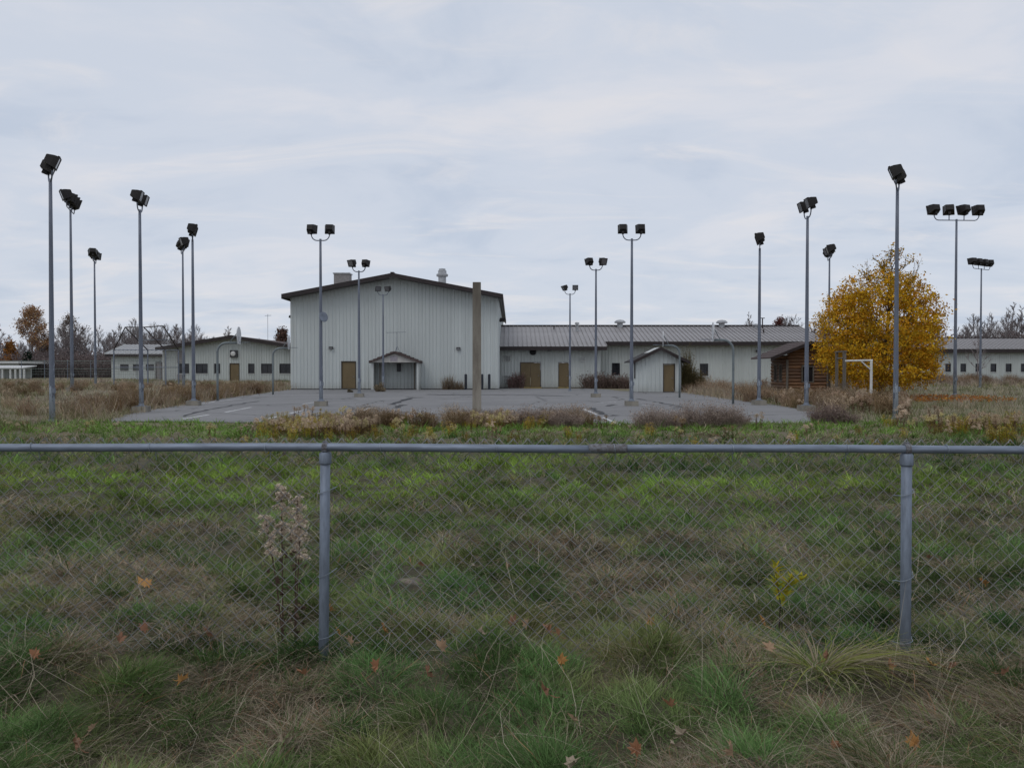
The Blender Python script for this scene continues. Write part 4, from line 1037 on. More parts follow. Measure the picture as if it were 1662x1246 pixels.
# ------------------------------------------------------------------ scatter: instances on points through geometry nodes
def scatter(name, protos, pos, rot, scl, kind, tint, label=None):
    me = bpy.data.meshes.new(name); nn = len(pos)
    me.vertices.add(nn); me.vertices.foreach_set("co", np.asarray(pos, np.float32).ravel())
    def attr(nm, typ, field, arr):
        a = me.attributes.new(nm, typ, 'POINT'); a.data.foreach_set(field, np.ascontiguousarray(arr).ravel())
    attr("rot", 'FLOAT_VECTOR', "vector", np.asarray(rot, np.float32)); attr("scl", 'FLOAT_VECTOR', "vector", np.asarray(scl, np.float32))
    attr("kindid", 'INT', "value", np.asarray(kind, np.int32))
    t4 = np.ones((nn, 4), np.float32); t4[:, :3] = tint; attr("tint", 'FLOAT_COLOR', "color", t4)
    o = link_mesh(name, me); set_props(o, label, kind="stuff")
    ng = bpy.data.node_groups.new(name + "_nodes", 'GeometryNodeTree')
    ng.interface.new_socket("Geometry", in_out='INPUT', socket_type='NodeSocketGeometry')
    ng.interface.new_socket("Geometry", in_out='OUTPUT', socket_type='NodeSocketGeometry')
    N, L = ng.nodes, ng.links
    gi = N.new("NodeGroupInput"); go = N.new("NodeGroupOutput"); jn = N.new("GeometryNodeJoinGeometry")
    def named(nm, dt):
        a = N.new("GeometryNodeInputNamedAttribute"); a.data_type = dt; a.inputs["Name"].default_value = nm; return a.outputs["Attribute"]
    for k, p in enumerate(protos):
        oi = N.new("GeometryNodeObjectInfo"); oi.inputs["Object"].default_value = p; oi.transform_space = 'ORIGINAL'
        ip = N.new("GeometryNodeInstanceOnPoints"); cmp_ = N.new("FunctionNodeCompare"); cmp_.data_type = 'INT'; cmp_.operation = 'EQUAL'
        ai = [s for s in cmp_.inputs if s.type == 'INT']
        L.new(named("kindid", 'INT'), ai[0]); ai[1].default_value = k
        L.new(gi.outputs[0], ip.inputs["Points"]); L.new(cmp_.outputs[0], ip.inputs["Selection"]); L.new(oi.outputs["Geometry"], ip.inputs["Instance"])
        L.new(named("rot", 'FLOAT_VECTOR'), ip.inputs["Rotation"]); L.new(named("scl", 'FLOAT_VECTOR'), ip.inputs["Scale"])
        L.new(ip.outputs[0], jn.inputs[0])
    L.new(jn.outputs[0], go.inputs[0])
    md = o.modifiers.new("scatter", 'NODES'); md.node_group = ng
    return o
def proto(name, me): return bpy.data.objects.new(name, me)

def blades(n, radius, h, width, lean, droop, comb=0.0, segs=4, cols=((1, 1, 1),), pw=None, wild=0.0, rg=rng, base=None):
    """n curved tapering blades; comb pulls their directions towards +x"""
    a = rg.uniform(0, 2 * np.pi, n); rr_ = radius * np.sqrt(rg.uniform(0, 1, n))
    bx, by = rr_ * np.cos(a), rr_ * np.sin(a)
    if base is not None: bx, by = base
    d = rg.uniform(-np.pi, np.pi, n) * (1 - comb) + rg.normal(0, 0.25, n)
    hh = rg.uniform(h[0], h[1], n); le = rg.uniform(lean[0], lean[1], n); dr = rg.uniform(droop[0], droop[1], n)
    w = rg.uniform(width[0], width[1], n); curl = rg.normal(0, 0.5 + wild, n)
    t = np.linspace(0, 1, segs)
    P_ = np.zeros((n, segs, 3)); ang = d[:, None] + curl[:, None] * t[None, :] ** 1.5
    out = hh[:, None] * (le[:, None] * t + dr[:, None] * t ** 2)
    P_[:, :, 0] = bx[:, None] + out * np.cos(ang); P_[:, :, 1] = by[:, None] + out * np.sin(ang)
    P_[:, :, 2] = hh[:, None] * (t - 0.62 * np.clip(dr, 0, 1.4)[:, None] * t ** 2.2) - 0.02
    fa = d + rg.uniform(-1.2, 1.2, n)
    sx, sy = -np.sin(fa), np.cos(fa)
    wt = w[:, None] * (1 - 0.75 * t[None, :] ** 1.6) / 2
    Lf = P_.copy(); Rt = P_.copy()
    Lf[:, :, 0] -= sx[:, None] * wt; Lf[:, :, 1] -= sy[:, None] * wt; Rt[:, :, 0] += sx[:, None] * wt; Rt[:, :, 1] += sy[:, None] * wt
    V = np.stack([Lf, Rt], 2).reshape(n, segs * 2, 3)
    q = []
    for i in range(segs - 1): q.append([2 * i, 2 * i + 1, 2 * i + 3, 2 * i + 2])
    F = (np.array(q)[None] + (np.arange(n) * segs * 2)[:, None, None]).reshape(-1, 4)
    cols = np.array(cols); ci = rg.choice(len(cols), n, p=pw)
    C = cols[ci] * rg.uniform(0.65, 1.3, (n, 1))
    return V.reshape(-1, 3), F, np.repeat(C, segs * 2, 0)
def merge(parts):
    V, F, C, b = [], [], [], 0
    for v, f, c in parts: V.append(v); F.append(f + b); C.append(c); b += len(v)
    return np.concatenate(V), np.concatenate(F), np.concatenate(C)
def pmesh(name, parts, mat): v, f, c = merge(parts); return np_mesh(name, v, [(4, f)], mat, c)
def flecks(centers, size, col, rg=rng, per=1, spread=0.0, flat=0.0):
    """small randomly turned quads"""
    c = np.repeat(np.asarray(centers, float), per, 0); n = len(c)
    if spread: c = c + rg.normal(0, spread, (n, 3))
    u = rg.normal(0, 1, (n, 3)); u[:, 2] *= (1 - flat); u /= np.linalg.norm(u, axis=1, keepdims=True)
    v = np.cross(u, rg.normal(0, 1, (n, 3))); v /= np.linalg.norm(v, axis=1, keepdims=True)
    s = rg.uniform(size[0], size[1], (n, 1)); k = rg.uniform(0.5, 0.9, (n, 1))
    V = np.stack([c - u * s, c + v * s * k * .6, c + u * s, c - v * s * k * .6], 1).reshape(-1, 3)
    F = np.arange(n * 4).reshape(-1, 4)
    col = np.array(col); C = col[rg.choice(len(col), n)] * rg.uniform(0.7, 1.25, (n, 1))
    return V, F, np.repeat(C, 4, 0)


# ------------------------------------------------------------------ grass and field: every blade is geometry, coloured by where it grows
def lerp3(a, b, t): return np.atleast_2d(np.asarray(a, float)) * (1 - t[:, None]) + np.atleast_2d(np.asarray(b, float)) * t[:, None]
def blade_mesh(bx, by, bz, h, w, d, lean, droop, curl, col, segs, rg=rng):
    n = len(bx); t = np.linspace(0, 1, segs)
    ang = d[:, None] + curl[:, None] * t[None] ** 1.5; out = h[:, None] * (lean[:, None] * t + droop[:, None] * t ** 2)
    P_ = np.zeros((n, segs, 3)); P_[:, :, 0] = bx[:, None] + out * np.cos(ang); P_[:, :, 1] = by[:, None] + out * np.sin(ang)
    P_[:, :, 2] = bz[:, None] + h[:, None] * (t - 0.6 * np.clip(droop, 0, 1.35)[:, None] * t ** 2.2) - 0.015
    fa = rg.uniform(-np.pi, np.pi, n); fa = np.where(rg.random(n) < .6, fa * .25 + np.pi / 2, fa)
    sx, sy = np.sin(fa)[:, None], -np.cos(fa)[:, None]; wt = w[:, None] * (1 - 0.8 * t[None] ** 1.5) / 2
    V = np.stack([P_, P_], 2); V[:, :, 0, 0] -= sx * wt; V[:, :, 0, 1] -= sy * wt; V[:, :, 1, 0] += sx * wt; V[:, :, 1, 1] += sy * wt
    q = np.array([[2 * i, 2 * i + 1, 2 * i + 3, 2 * i + 2] for i in range(segs - 1)])
    F = (q[None] + (np.arange(n) * segs * 2)[:, None, None]).reshape(-1, 4)
    return V.reshape(-1, 3), F, np.repeat(col, segs * 2, 0)

SAND = (X_at(662, 6.05), 6.05)
def lawn_straw(x, y):
    """how much of the sward is dead straw, 0 to 1"""
    s = fbm(x * .9 + 9, y * 1.1 + 3, 21, 3) + .34 * (fbm(x * 2.6, y * 2.8, 33, 2) - .5)
    s = s + .07 * np.exp(-((y - 4.9) / .7) ** 2) + .03 * np.exp(-((y - 7.2) / 1.5) ** 2) - .16 * sstep(8.8, 10.5, y) * (1 - sstep(15, 17, y))
    s = s + .05 * sstep(15.5, 17, y) * (1 - sstep(19, 20, y)) - .10 * sstep(19.5, 21, y)
    return np.clip((s - .50) * 4.6, 0.05, 1)
def lawn_green(x, y):
    a = fbm(x * .7, y * .9, 41, 3); b = fbm(x * 1.9, y * 2.2, 55, 2)
    g = lerp3((.062, .132, .048), (.115, .192, .064), np.clip((a - .25) * 2, 0, 1)); g = lerp3(g, (.21, .215, .09), np.clip((b - .5) * 2.4, 0, 1))
    br = np.exp(-((y - 11.6) / 2.5) ** 2) * sstep(.28, .55, fbm(x * .25, y * .4, 61, 2)) * (1 - .6 * sstep(3.5, 8.5, x)) * (1 - .3 * sstep(-3, -8, x))
    g = lerp3(g, (.225, .345, .065), np.clip(br, 0, 1))
    e = .95 * sstep(17.5, 20, y) * (1 - sstep(-12, -15, x)); return lerp3(g, (.155, .275, .06), e)
def view_pts(n, y0, y1, power, half=.72, pad=.5):
    """points in the view wedge with density falling as y**-power"""
    u = rng.random(n); e = 2 - power
    y = (y0 ** e + u * (y1 ** e - y0 ** e)) ** (1 / e) if abs(e) > 1e-3 else y0 * (y1 / y0) ** u
    return rng.uniform(-1, 1, n) * (half * y + pad), y

def sward(nclump, per, y0, y1, power, segs, hscale):
    """tussocks: blades spring round a heart and fall outwards; thatch lies in the hollows between"""
    cx, cy = view_pts(nclump, y0, y1, power); k = ~in_poly(cx, cy, COURT) & (np.hypot(cx - SAND[0], (cy - SAND[1]) * .7) > .17); cx, cy = cx[k], cy[k]; m = len(cx)
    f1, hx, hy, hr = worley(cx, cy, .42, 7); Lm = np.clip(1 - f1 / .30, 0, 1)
    size = .030 * (np.maximum(cy, 3.5) / 4) ** .6 * rng.uniform(.6, 1.5, m)
    tall = (.38 + (.55 + .75 * hr) * Lm ** .8) * rng.uniform(.75, 1.25, m)
    flow = 9.0 * fbm(cx * .45, cy * .45, 81, 2); sf_ = lawn_straw(cx, cy); gc = lawn_green(cx, cy) * (.62 + .8 * ((hr * 7.3) % 1))[:, None] * rng.uniform(.8, 1.2, (m, 1))
    warm = ((hr * 13.7) % 1)[:, None]; gc = gc * (1 - .35 * warm) + gc * np.array([1.35, 1.1, .9])[None] * .35 * warm
    dead = ((hr * 5.1) % 1) < sf_ * .62
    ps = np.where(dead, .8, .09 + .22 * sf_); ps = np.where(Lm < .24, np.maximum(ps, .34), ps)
    ci = np.repeat(np.arange(m), per); n = len(ci)
    a = rng.uniform(0, 2 * np.pi, n); q = np.abs(rng.normal(0, 1, n)) * size[ci]; bx, by = cx[ci] + q * np.cos(a), cy[ci] + q * np.sin(a)
    straw = rng.random(n) < ps[ci]
    rad = np.arctan2(cy - hy, cx - hx)[ci]; u = rng.random(n)
    d = np.where(u < .45, rad + rng.normal(0, .8, n), np.where(u < .82, flow[ci] + rng.normal(0, .5, n), a))
    h = tall[ci] * hscale * rng.uniform(.45, 1.2, n)
    lean = np.where(straw, rng.uniform(.4, 1.6, n), rng.uniform(.1, .65, n)); droop = np.where(straw, rng.uniform(.3, 1.35, n), rng.uniform(.15, 1.1, n))
    w = .0034 * (np.maximum(cy[ci], 3) / 4) ** .9 * rng.uniform(.5, 1.4, n) * np.where(straw, .95, 1) * np.where(rng.random(n) < .08, 1.9, 1)
    st = lerp3((.21, .165, .11), (.47, .40, .295), rng.random(n) ** 1.4); rd = rng.random(n) < .12; st[rd] *= [1.0, .68, .55]
    col = np.where(straw[:, None], st * np.where(Lm < .28, .75, 1.0)[ci][:, None], gc[ci] * rng.uniform(.6, 1.45, (n, 1)))  # straw in the hollows gets a darker colour, shade painted into the blades
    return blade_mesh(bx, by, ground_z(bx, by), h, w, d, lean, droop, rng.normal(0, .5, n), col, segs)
parts = [sward(15500, 16, 2.7, 6.2, 1.7, 4, .122), sward(10500, 14, 6.0, 12.5, 1.8, 3, .155), sward(7800, 12, 12.3, 25.4, 1.6, 3, .21)]
# long loose straws lying over the sward
sx_, sy_ = view_pts(1500, 2.7, 11, 1.6); nS = len(sx_)
parts.append(blade_mesh(sx_, sy_, ground_z(sx_, sy_) + .02, rng.uniform(.2, .5, nS), .0026 * (sy_ / 4) ** .8 * rng.uniform(.7, 1.3, nS), rng.uniform(-3.14, 3.14, nS), rng.uniform(.4, 1.5, nS), rng.uniform(.0, 1.1, nS), rng.normal(0, .8, nS), lerp3((.26, .21, .14), (.52, .46, .36), rng.random(nS)), 6))
M["sward"] = plant_mat("grass_sward", inst=False, trans=.18)
v, f, c = merge(parts)
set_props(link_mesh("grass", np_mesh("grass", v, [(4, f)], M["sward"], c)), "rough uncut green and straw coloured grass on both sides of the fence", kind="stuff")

nobld = lambda x, y: ~((x > -18.9) & (x < 29) & (y > 66)) & ~((x > 8.5) & (x < 12.6) & (y > 57.5) & (y < 62)) & ~((x > 17.4) & (x < 20.5) & (y > 51) & (y < 55)) & ~((x > -42) & (x < -24) & (y > 94.8)) & (y < 112)
def field(n, y0, y1, power, xlim, per, hh, ww, cols, lean=(.05, .45), keep=None, seed=1, half=.74):
    cx, cy = view_pts(n, y0, y1, power, half); k = (cx > xlim[0]) & (cx < xlim[1]) & ~in_poly(cx, cy, COURT) & nobld(cx, cy)
    if keep is not None: k &= keep(cx, cy)
    cx, cy = cx[k], cy[k]; m = len(cx); ci = np.repeat(np.arange(m), per); n = len(ci)
    bx = cx[ci] + rng.normal(0, .16, n) * (cy[ci] / 30) ** .5; by = cy[ci] + rng.normal(0, .16, n)
    cc = np.array(cols)[np.clip((fbm(cx * .16, cy * .16, seed, 3) * 1.5 - .25) * len(cols) + rng.normal(0, .6, m), 0, len(cols) - 1).astype(int)] * rng.uniform(.7, 1.3, (m, 1))
    hs = rng.uniform(.6, 1.25, m) * (.55 + .9 * fbm(cx * .3, cy * .3, seed + 5, 2))
    h = hs[ci] * rng.uniform(hh[0], hh[1], n); w = ww * (cy[ci] / 30) ** .9 * rng.uniform(.6, 1.4, n)
    return blade_mesh(bx, by, ground_z(bx, by), h, w, rng.uniform(-3.14, 3.14, n), rng.uniform(lean[0], lean[1], n), rng.uniform(.05, .7, n), rng.normal(0, .5, n), cc[ci] * rng.uniform(.7, 1.3, (n, 1)), 3)
TAN, MAUVE, OLIVE, PALE = (.37, .305, .215), (.31, .25, .205), (.18, .185, .085), (.44, .38, .29)
RUST = (.31, .225, .155)
parts = [field(6200, 23, 108, 1.3, (-95, -13.4), 10, (.16, .42), .016, (OLIVE, TAN, OLIVE, MAUVE, TAN, RUST), seed=31),
         field(1500, 18.5, 40, 1.2, (-30, -12.5), 12, (.2, .5), .012, (OLIVE, OLIVE, (.16, .15, .085), TAN), seed=35),
         field(5200, 24, 108, 1.3, (12.3, 95), 10, (.2, .5), .015, (OLIVE, TAN, OLIVE, (.15, .145, .08), MAUVE), seed=37),
         field(900, 18, 34, 1.2, (9.5, 30), 12, (.2, .5), .012, (OLIVE, (.12, .15, .06), TAN), seed=39),
         field(2500, 78, 109, 1.2, (28, 95), 9, (.4, .9), .017, (MAUVE, MAUVE, TAN, (.24, .17, .145)), seed=43),
         field(1100, 68, 74, 1.0, (5.8, 30), 14, (.4, 1.0), .014, (MAUVE, TAN, RUST), keep=lambda x, y: y < 73.8, seed=45)]
def verge(n, pts, spread, hh, cols, ww=.016):
    """tufts along an edge line"""
    P2 = np.array(pts); seg = np.hypot(*(P2[1:] - P2[:-1]).T); cum = np.concatenate([[0], np.cumsum(seg)]); u = rng.uniform(0, cum[-1], n)
    x = np.interp(u, cum, P2[:, 0]) + rng.normal(0, spread, n); y = np.interp(u, cum, P2[:, 1]) + rng.normal(0, spread, n)
    k = nobld(x, y); x, y = x[k], y[k]; n = len(x); hn = .4 + 1.1 * fbm(x * .7, y * .7, 77, 2)
    c = np.array(cols)[rng.integers(0, len(cols), n)] * rng.uniform(.65, 1.3, (n, 1))
    return blade_mesh(x, y, ground_z(x, y), hn * rng.uniform(hh[0], hh[1], n), ww * (y / 30) ** .9 * rng.uniform(.6, 1.4, n), rng.uniform(-3.14, 3.14, n), rng.uniform(.05, .5, n), rng.uniform(0, .7, n), rng.normal(0, .5, n), c, 3)
parts += [verge(5200, [(-14.4, 26), (-15.6, 32), (-16.2, 37), (-17.4, 46), (-18.6, 57), (-19.2, 64), (-19.4, 67)], .55, (.25, .85), (TAN, MAUVE, RUST, (.22, .19, .10))),
          verge(900, [(-13.0, 25.2), (-14.6, 30), (-15.4, 36)], .25, (.1, .35), (TAN, PALE, OLIVE)),
          verge(2600, [(12.9, 41), (13.0, 50), (13.2, 58), (13.4, 63), (14, 69)], .6, (.3, 1.0), (MAUVE, TAN, TAN)),
          verge(1200, [(14, 64), (18, 66), (24, 69), (28, 71)], .9, (.5, 1.4), (MAUVE, TAN, PALE)),
          verge(700, [(12.2, 30), (12.6, 37), (12.6, 42)], .3, (.1, .4), (OLIVE, (.12, .15, .05), TAN)),
          verge(260, [(-18.3, 66.7), (-2, 66.75)], .06, (.05, .2), (TAN, OLIVE), .01),
          verge(500, [(4.6, 71.0), (6, 71.4), (8.2, 71.4)], .3, (.3, .9), (MAUVE, TAN, RUST))]
v, f, c = merge(parts)
set_props(link_mesh("field_grass", np_mesh("field_grass", v, [(4, f)], M["sward"], c)), "tall dry brown field grass round the asphalt court", kind="stuff")

# ------------------------------------------------------------------ seeded weeds, scattered plants
def goldenrod(seed, fluffy=True, h=0.8, nst=5, rad=0.14, fs=(0.010, 0.022), per=3, stems=None, sw=.004, dense=13, ls=1.0, ps=1.0):
    """stems with withered leaves under nodding seed plumes"""
    r2 = np.random.default_rng(seed); parts = []
    for s in range(nst):
        a = r2.uniform(0, 6.28); bx, by = rad * r2.uniform(.1, 1) * math.cos(a), rad * r2.uniform(.1, 1) * math.sin(a)
        hh = h * r2.uniform(.7, 1.08); la = r2.uniform(0, 6.28); le = r2.uniform(.03, .2) * hh
        if stems: bx, by, hh, la, le = stems[s]
        T = np.linspace(0, 1, 7); S = np.stack([bx + le * T ** 1.6 * math.cos(la), by + le * T ** 1.6 * math.sin(la), hh * T], 1)
        for rot_ in (0, 1.57):
            ox, oy = math.cos(rot_) * sw, math.sin(rot_) * sw
            V = np.stack([S - [ox, oy, 0.02], S + [ox, oy, -.02]], 1).reshape(-1, 3)
            parts.append((V, np.array([[2 * i, 2 * i + 1, 2 * i + 3, 2 * i + 2] for i in range(6)]), np.tile([.30, .20, .16], (len(V), 1))))
        lc = []
        for k in range(22):
            t = r2.uniform(.12, .75); p = np.array([np.interp(t, T, S[:, j]) for j in range(3)]); a2 = r2.uniform(0, 6.28)
            lc.append(p + [.02 * math.cos(a2), .02 * math.sin(a2), -.02])
        leafc = ((.22, .15, .12), (.3, .22, .16)) if fluffy else ((.55, .6, .12), (.5, .38, .08), (.35, .42, .1), (.8, .62, .08))
        parts.append(flecks(lc, (.014 * ls, .04 * ls), leafc, r2, 2 if fluffy else 4, .012 if fluffy else .03))
        pl = []
        for k in range(dense):          # arching side sprays of the plume
            t = r2.uniform(.72, 1.0); p = np.array([np.interp(t, T, S[:, j]) for j in range(3)]); a2 = r2.uniform(0, 6.28); ln = r2.uniform(.05, .15) * (1.5 - t) * 1.3 * ps
            for u in np.linspace(.1, 1, 6): pl.append(p + [ln * u * math.cos(a2), ln * u * math.sin(a2), ln * (.75 * u - .75 * u * u)])
        pc = ((1.0, .88, .76), (.80, .68, .56), (1.2, 1.06, .92), (.58, .48, .40)) if fluffy else ((.9, .72, .1), (.6, .55, .12), (.7, .5, .2), (.5, .4, .3))
        parts.append(flecks(pl, fs, pc, r2, per, .012 * ps))
    return parts
def twig_dome(seed, n=420, h=1.0, r=0.6, col=((.5, .38, .34), (.7, .56, .5), (.32, .24, .22)), fl=True, wd=(.004, .009), fs=(.008, .022)):
    """rounded bush of fine dead stems with a haze of seed husks"""
    r2 = np.random.default_rng(seed)
    a = r2.uniform(0, 6.28, n); q = np.sqrt(r2.uniform(0, 1, n)) * r * .45
    v, f, c = blades(n, 0, (h * .45, h * 1.0), wd, (.05, .55), (0.0, .35), 0.0, 5, col, None, .3, r2, (q * np.cos(a), q * np.sin(a)))
    parts = [(v, f, c)]
    if fl:
        tips = v.reshape(n, 10, 3)[:, 5:10].reshape(-1, 3); parts.append(flecks(tips[r2.random(len(tips)) < .7], fs, col, r2, 2, .045))
    return parts
PR = []
for i in range(3): PR.append(proto("seed_weed", pmesh("seed_weed", goldenrod(200 + i, True, .62, 4, .18, (.008, .019), 3, sw=.005, dense=11, ls=.8), M["blade"])))     # 0-2
for i in range(2): PR.append(proto("yellow_weed", pmesh("yellow_weed", goldenrod(220 + i, False, .46, 6, .26, (.008, .018), 1, sw=.005, dense=8, ls=.62), M["blade"])))  # 3-4
for i in range(2): PR.append(proto("brown_brush", pmesh("brown_brush", twig_dome(240 + i, 130, .9, .8, ((.50, .42, .33), (.66, .57, .45), (.34, .28, .22)), wd=(.010, .020), fs=(.014, .032)), M["blade"])))   # 5-6
def belt(n, x0, x1, y0, y1, kinds, tints, size=(.8, 1.3), keep=None):
    y = rng.uniform(y0, y1, n); x = rng.uniform(x0, x1, n); k = ~in_poly(x, y, COURT) & nobld(x, y) & (np.abs(x) < .74 * y + .5)
    if keep is not None: k &= keep(x, y)
    x, y = x[k], y[k]; m = len(x)
    return [x, y, rng.uniform(0, 6.28, m), rng.uniform(size[0], size[1], m), np.array(kinds)[rng.integers(0, len(kinds), m)], np.array(tints)[rng.integers(0, len(tints), m)] * rng.uniform(.75, 1.25, (m, 1))]
PL2, YEL, MV2 = (.70, .64, .56), (.62, .62, .36), (.56, .47, .40)
weeds = [belt(760, -8.6, 1.6, 18.6, 24.6, (0, 1, 2, 3, 4, 3, 4, 0), (PL2, PL2, (.46, .40, .32), YEL), (.42, .85), lambda x, y: (fbm(x * .5, y * .6, 91, 2) > .38) & (x > -.30 * y + rng.normal(0, .4, len(x)))),
         belt(40, -6.2, -3.5, 18.0, 20.0, (0, 1, 2, 3), (PL2, (.46, .40, .32), YEL), (.6, .9)),
         belt(160, -4.6, 2.4, 22.6, 25.0, (5, 6, 0), (MV2, TAN, PL2), (.45, .75), lambda x, y: fbm(x * .8, y * .6, 95, 2) > .45),
         belt(330, 10.2, 17.5, 16.5, 22.5, (0, 1, 2, 3, 4), (PL2, (.46, .40, .32), YEL), (.5, 1.0), lambda x, y: fbm(x * .6, y * .6, 97, 2) > .42),
         belt(260, 12, 22, 27, 44, (0, 1, 2, 5), (PL2, MV2, TAN), (.8, 1.15), lambda x, y: (x < .46 * y + 1.0) & (np.hypot(x - 20.3, y - 44) > 3.5)),
         belt(60, -17, 16, 15, 22, (3, 0, 0), (PL2, TAN, YEL), (.4, .75)),
         belt(330, -45, -13.8, 24, 70, (5, 6, 0, 1), (MV2, TAN, PL2), (.4, .75)),
         belt(220, -22, -14.5, 26, 62, (5, 6), (MV2, RUST, (.5, .42, .3)), (.6, 1.0), lambda x, y: (x < -14.2 - .105 * (y - 26)) & (x > -17.2 - .105 * (y - 26))),
         belt(150, 12.8, 28, 44, 73, (5, 6, 0), (MV2, MV2, PL2), (.8, 1.45), lambda x, y: (y > 62) | (x < 15.5)),
         belt(40, 4.7, 8.3, 70.6, 71.7, (5, 6), (MV2, RUST), (.9, 1.4), lambda x, y: x > 4.6),
         belt(120, 35, 90, 85, 109, (5, 6), (MV2, MAUVE), (1.0, 1.6))]
x, y, rz, s_, kd, tn = [np.concatenate([g[i] for g in weeds]) for i in range(6)]
scatter("weeds", PR, np.stack([x, y, ground_z(x, y)], 1), np.stack([rng.normal(0, .07, len(x)), rng.normal(0, .07, len(x)), rz], 1), np.stack([s_, s_, s_ * rng.uniform(.85, 1.1, len(x))], 1), kd, tn, "seeded goldenrod and brown weeds along the court edge")

# fallen leaves under the yellow tree, too many to count
nl = 2600; ang = rng.uniform(0, 6.28, nl); rr2 = np.sqrt(rng.random(nl)); lx = 21.0 + 6.0 * rr2 * np.cos(ang); ly = 43.6 + 4.0 * rr2 * np.sin(ang)
ex = rng.uniform(12.6, 15, 300); ey = rng.uniform(44, 60, 300); lx = np.concatenate([lx, ex]); ly = np.concatenate([ly, ey])
v, f, c = flecks(np.stack([lx, ly, ground_z(lx, ly) + rng.uniform(.03, .22, len(lx))], 1), (.05, .10), ((.42, .16, .05), (.50, .24, .06), (.34, .13, .05)), rng, 1, 0, .6)
set_props(link_mesh("leaf_litter", np_mesh("leaf_litter", v, [(4, f)], M["plant"], c)), "orange fallen leaves spread under the yellow tree", kind="stuff")

# ------------------------------------------------------------------ single bushes and plants
def bush(px, py, wpx, hpx, label, col=((.34, .265, .225), (.47, .385, .32), (.22, .17, .145)), n=330, seed=0, name="bush", fl=True, group="bushes along the court edge", yover=None):
    gx_, gy_ = gp(px, py); gy_ = yover or gy_; gx_ = X_at(px, gy_); hh = 1.3 * hpx * gy_ / F_PX; ww = wpx * gy_ / F_PX
    t = thing(name, label, "bush", (gx_, gy_, gz(gx_, gy_)), 0, group)
    k = gy_ / 22
    st = twig_dome(seed, n, 1.0, .9, col, False, (.006 * k, .013 * k)); sv, sf2, sc2 = merge(st)
    lobes = 4; V = []; r2 = np.random.default_rng(seed + 7)
    allp = []
    for j in range(lobes):
        ox = (j + .5) / lobes * ww - ww / 2; sc = np.array([ww * .36, ww * .36, hh * r2.uniform(.55, 1.1) * (1 - .6 * abs(ox) / max(ww, .01))])
        sel = sv * sc + [ox * .8, r2.normal(0, .12), 0]; allp.append((sel, sf2, sc2))
    pmv = pmesh("stems", allp, M["plant"]); link_mesh("stems", pmv, t)
    if fl:
        tips = np.concatenate([p[0].reshape(-1, 10, 3)[:, 4:10].reshape(-1, 3) for p in allp]); tips = tips[r2.random(len(tips)) < .8]
        link_mesh("seed_husks", np_mesh("seed_husks", *(lambda q: (q[0], [(4, q[1])], M["plant"], q[2]))(flecks(tips, (.010 * k, .024 * k), col, r2, 1, .03))), t)
    return t
bush(861, 694, 62, 34, "round brown bush left of its twin on the near court edge", seed=301)
bush(915, 694, 66, 32, "low mauve brown bush behind the seeded weeds at the near court edge", seed=302)
bush(1070, 696, 92, 40, "first of three brown bushes on the court edge before the small shed", seed=303)
bush(1128, 694, 84, 44, "middle one of three brown bushes on the near right court edge", seed=304)
bush(1186, 694, 74, 38, "brown bush at the right end of the near court edge row", seed=305)
bush(1352, 688, 76, 32, "pinkish bush at the foot of the pole crossing the cabin", ((.26, .19, .165), (.33, .26, .22), (.17, .12, .11)), seed=306)
bush(735, 629, 40, 26, "clump of dead reeds against the tall hall wall beside bollards", ((.30, .24, .16), (.22, .16, .11), (.15, .11, .08)), 160, 307, fl=False, yover=66.0, group="weeds growing through the asphalt")
bush(617, 637, 18, 14, "small tan weed growing through the court before the porch", ((.30, .24, .16), (.22, .18, .12)), 90, 308, yover=60.0, group="weeds growing through the asphalt")
bush(568, 637.5, 8, 6, "tiny weed in the court in front of the hall's door", ((.2, .17, .12), (.15, .13, .09)), 40, 309, yover=58.0, group="weeds growing through the asphalt")
bush(1122, 640, 44, 62, "tall olive brown shrub growing beside the small shed", ((.13, .115, .05), (.19, .14, .07), (.10, .085, .05)), 320, 310, yover=60.0)
bush(985, 632, 90, 24, "thin reddish shrub in front of the wing's barred window", ((.24, .165, .15), (.20, .15, .12), (.14, .11, .09)), 260, 311, yover=70.5)
bush(838, 629, 30, 32, "bare reddish shrub left of the wing's double door", ((.30, .17, .17), (.24, .18, .15), (.2, .15, .13)), 110, 312, yover=71.3)
bush(555, 694, 60, 40, "thin dark dry weeds before the left twin floodlight pole", ((.17, .14, .125), (.22, .18, .15)), 120, 313, fl=False)
bush(445, 694, 44, 34, "sparse tan stalks at the near left court edge", ((.30, .25, .18), (.24, .2, .15)), 60, 314, fl=False)

# dried goldenrod by the fence
gx0, gy0 = X_at(460, 4.42), 4.42
gr = thing("dried_goldenrod", "dead goldenrod with beige fluffy seed heads behind the fence post", "weed", (gx0, gy0, gz(gx0, gy0)))
stems_ = [(-.01, 0, .93, 2.0, .03), (.05, .02, .88, .6, .02), (.0, -.03, .78, 3.3, .09), (.06, 0, .74, .4, .03)]
allp = goldenrod(401, True, .9, 4, .06, (.004, .009), 14, stems_, .0036, 24, .6, .46)
cols_fix = np.array([.76, .74, .70]); allp = [(v, f, c * (cols_fix if i % 4 == 3 else .42)) for i, (v, f, c) in enumerate(allp)]
link_mesh("stems", pmesh("stems", [p for i, p in enumerate(allp) if i % 4 < 2], M["plant"]), gr)
link_mesh("withered_leaves", pmesh("withered_leaves", [p for i, p in enumerate(allp) if i % 4 == 2], M["plant"]), gr)
link_mesh("seed_plumes", pmesh("seed_plumes", [p for i, p in enumerate(allp) if i % 4 == 3], M["plant"]), gr)

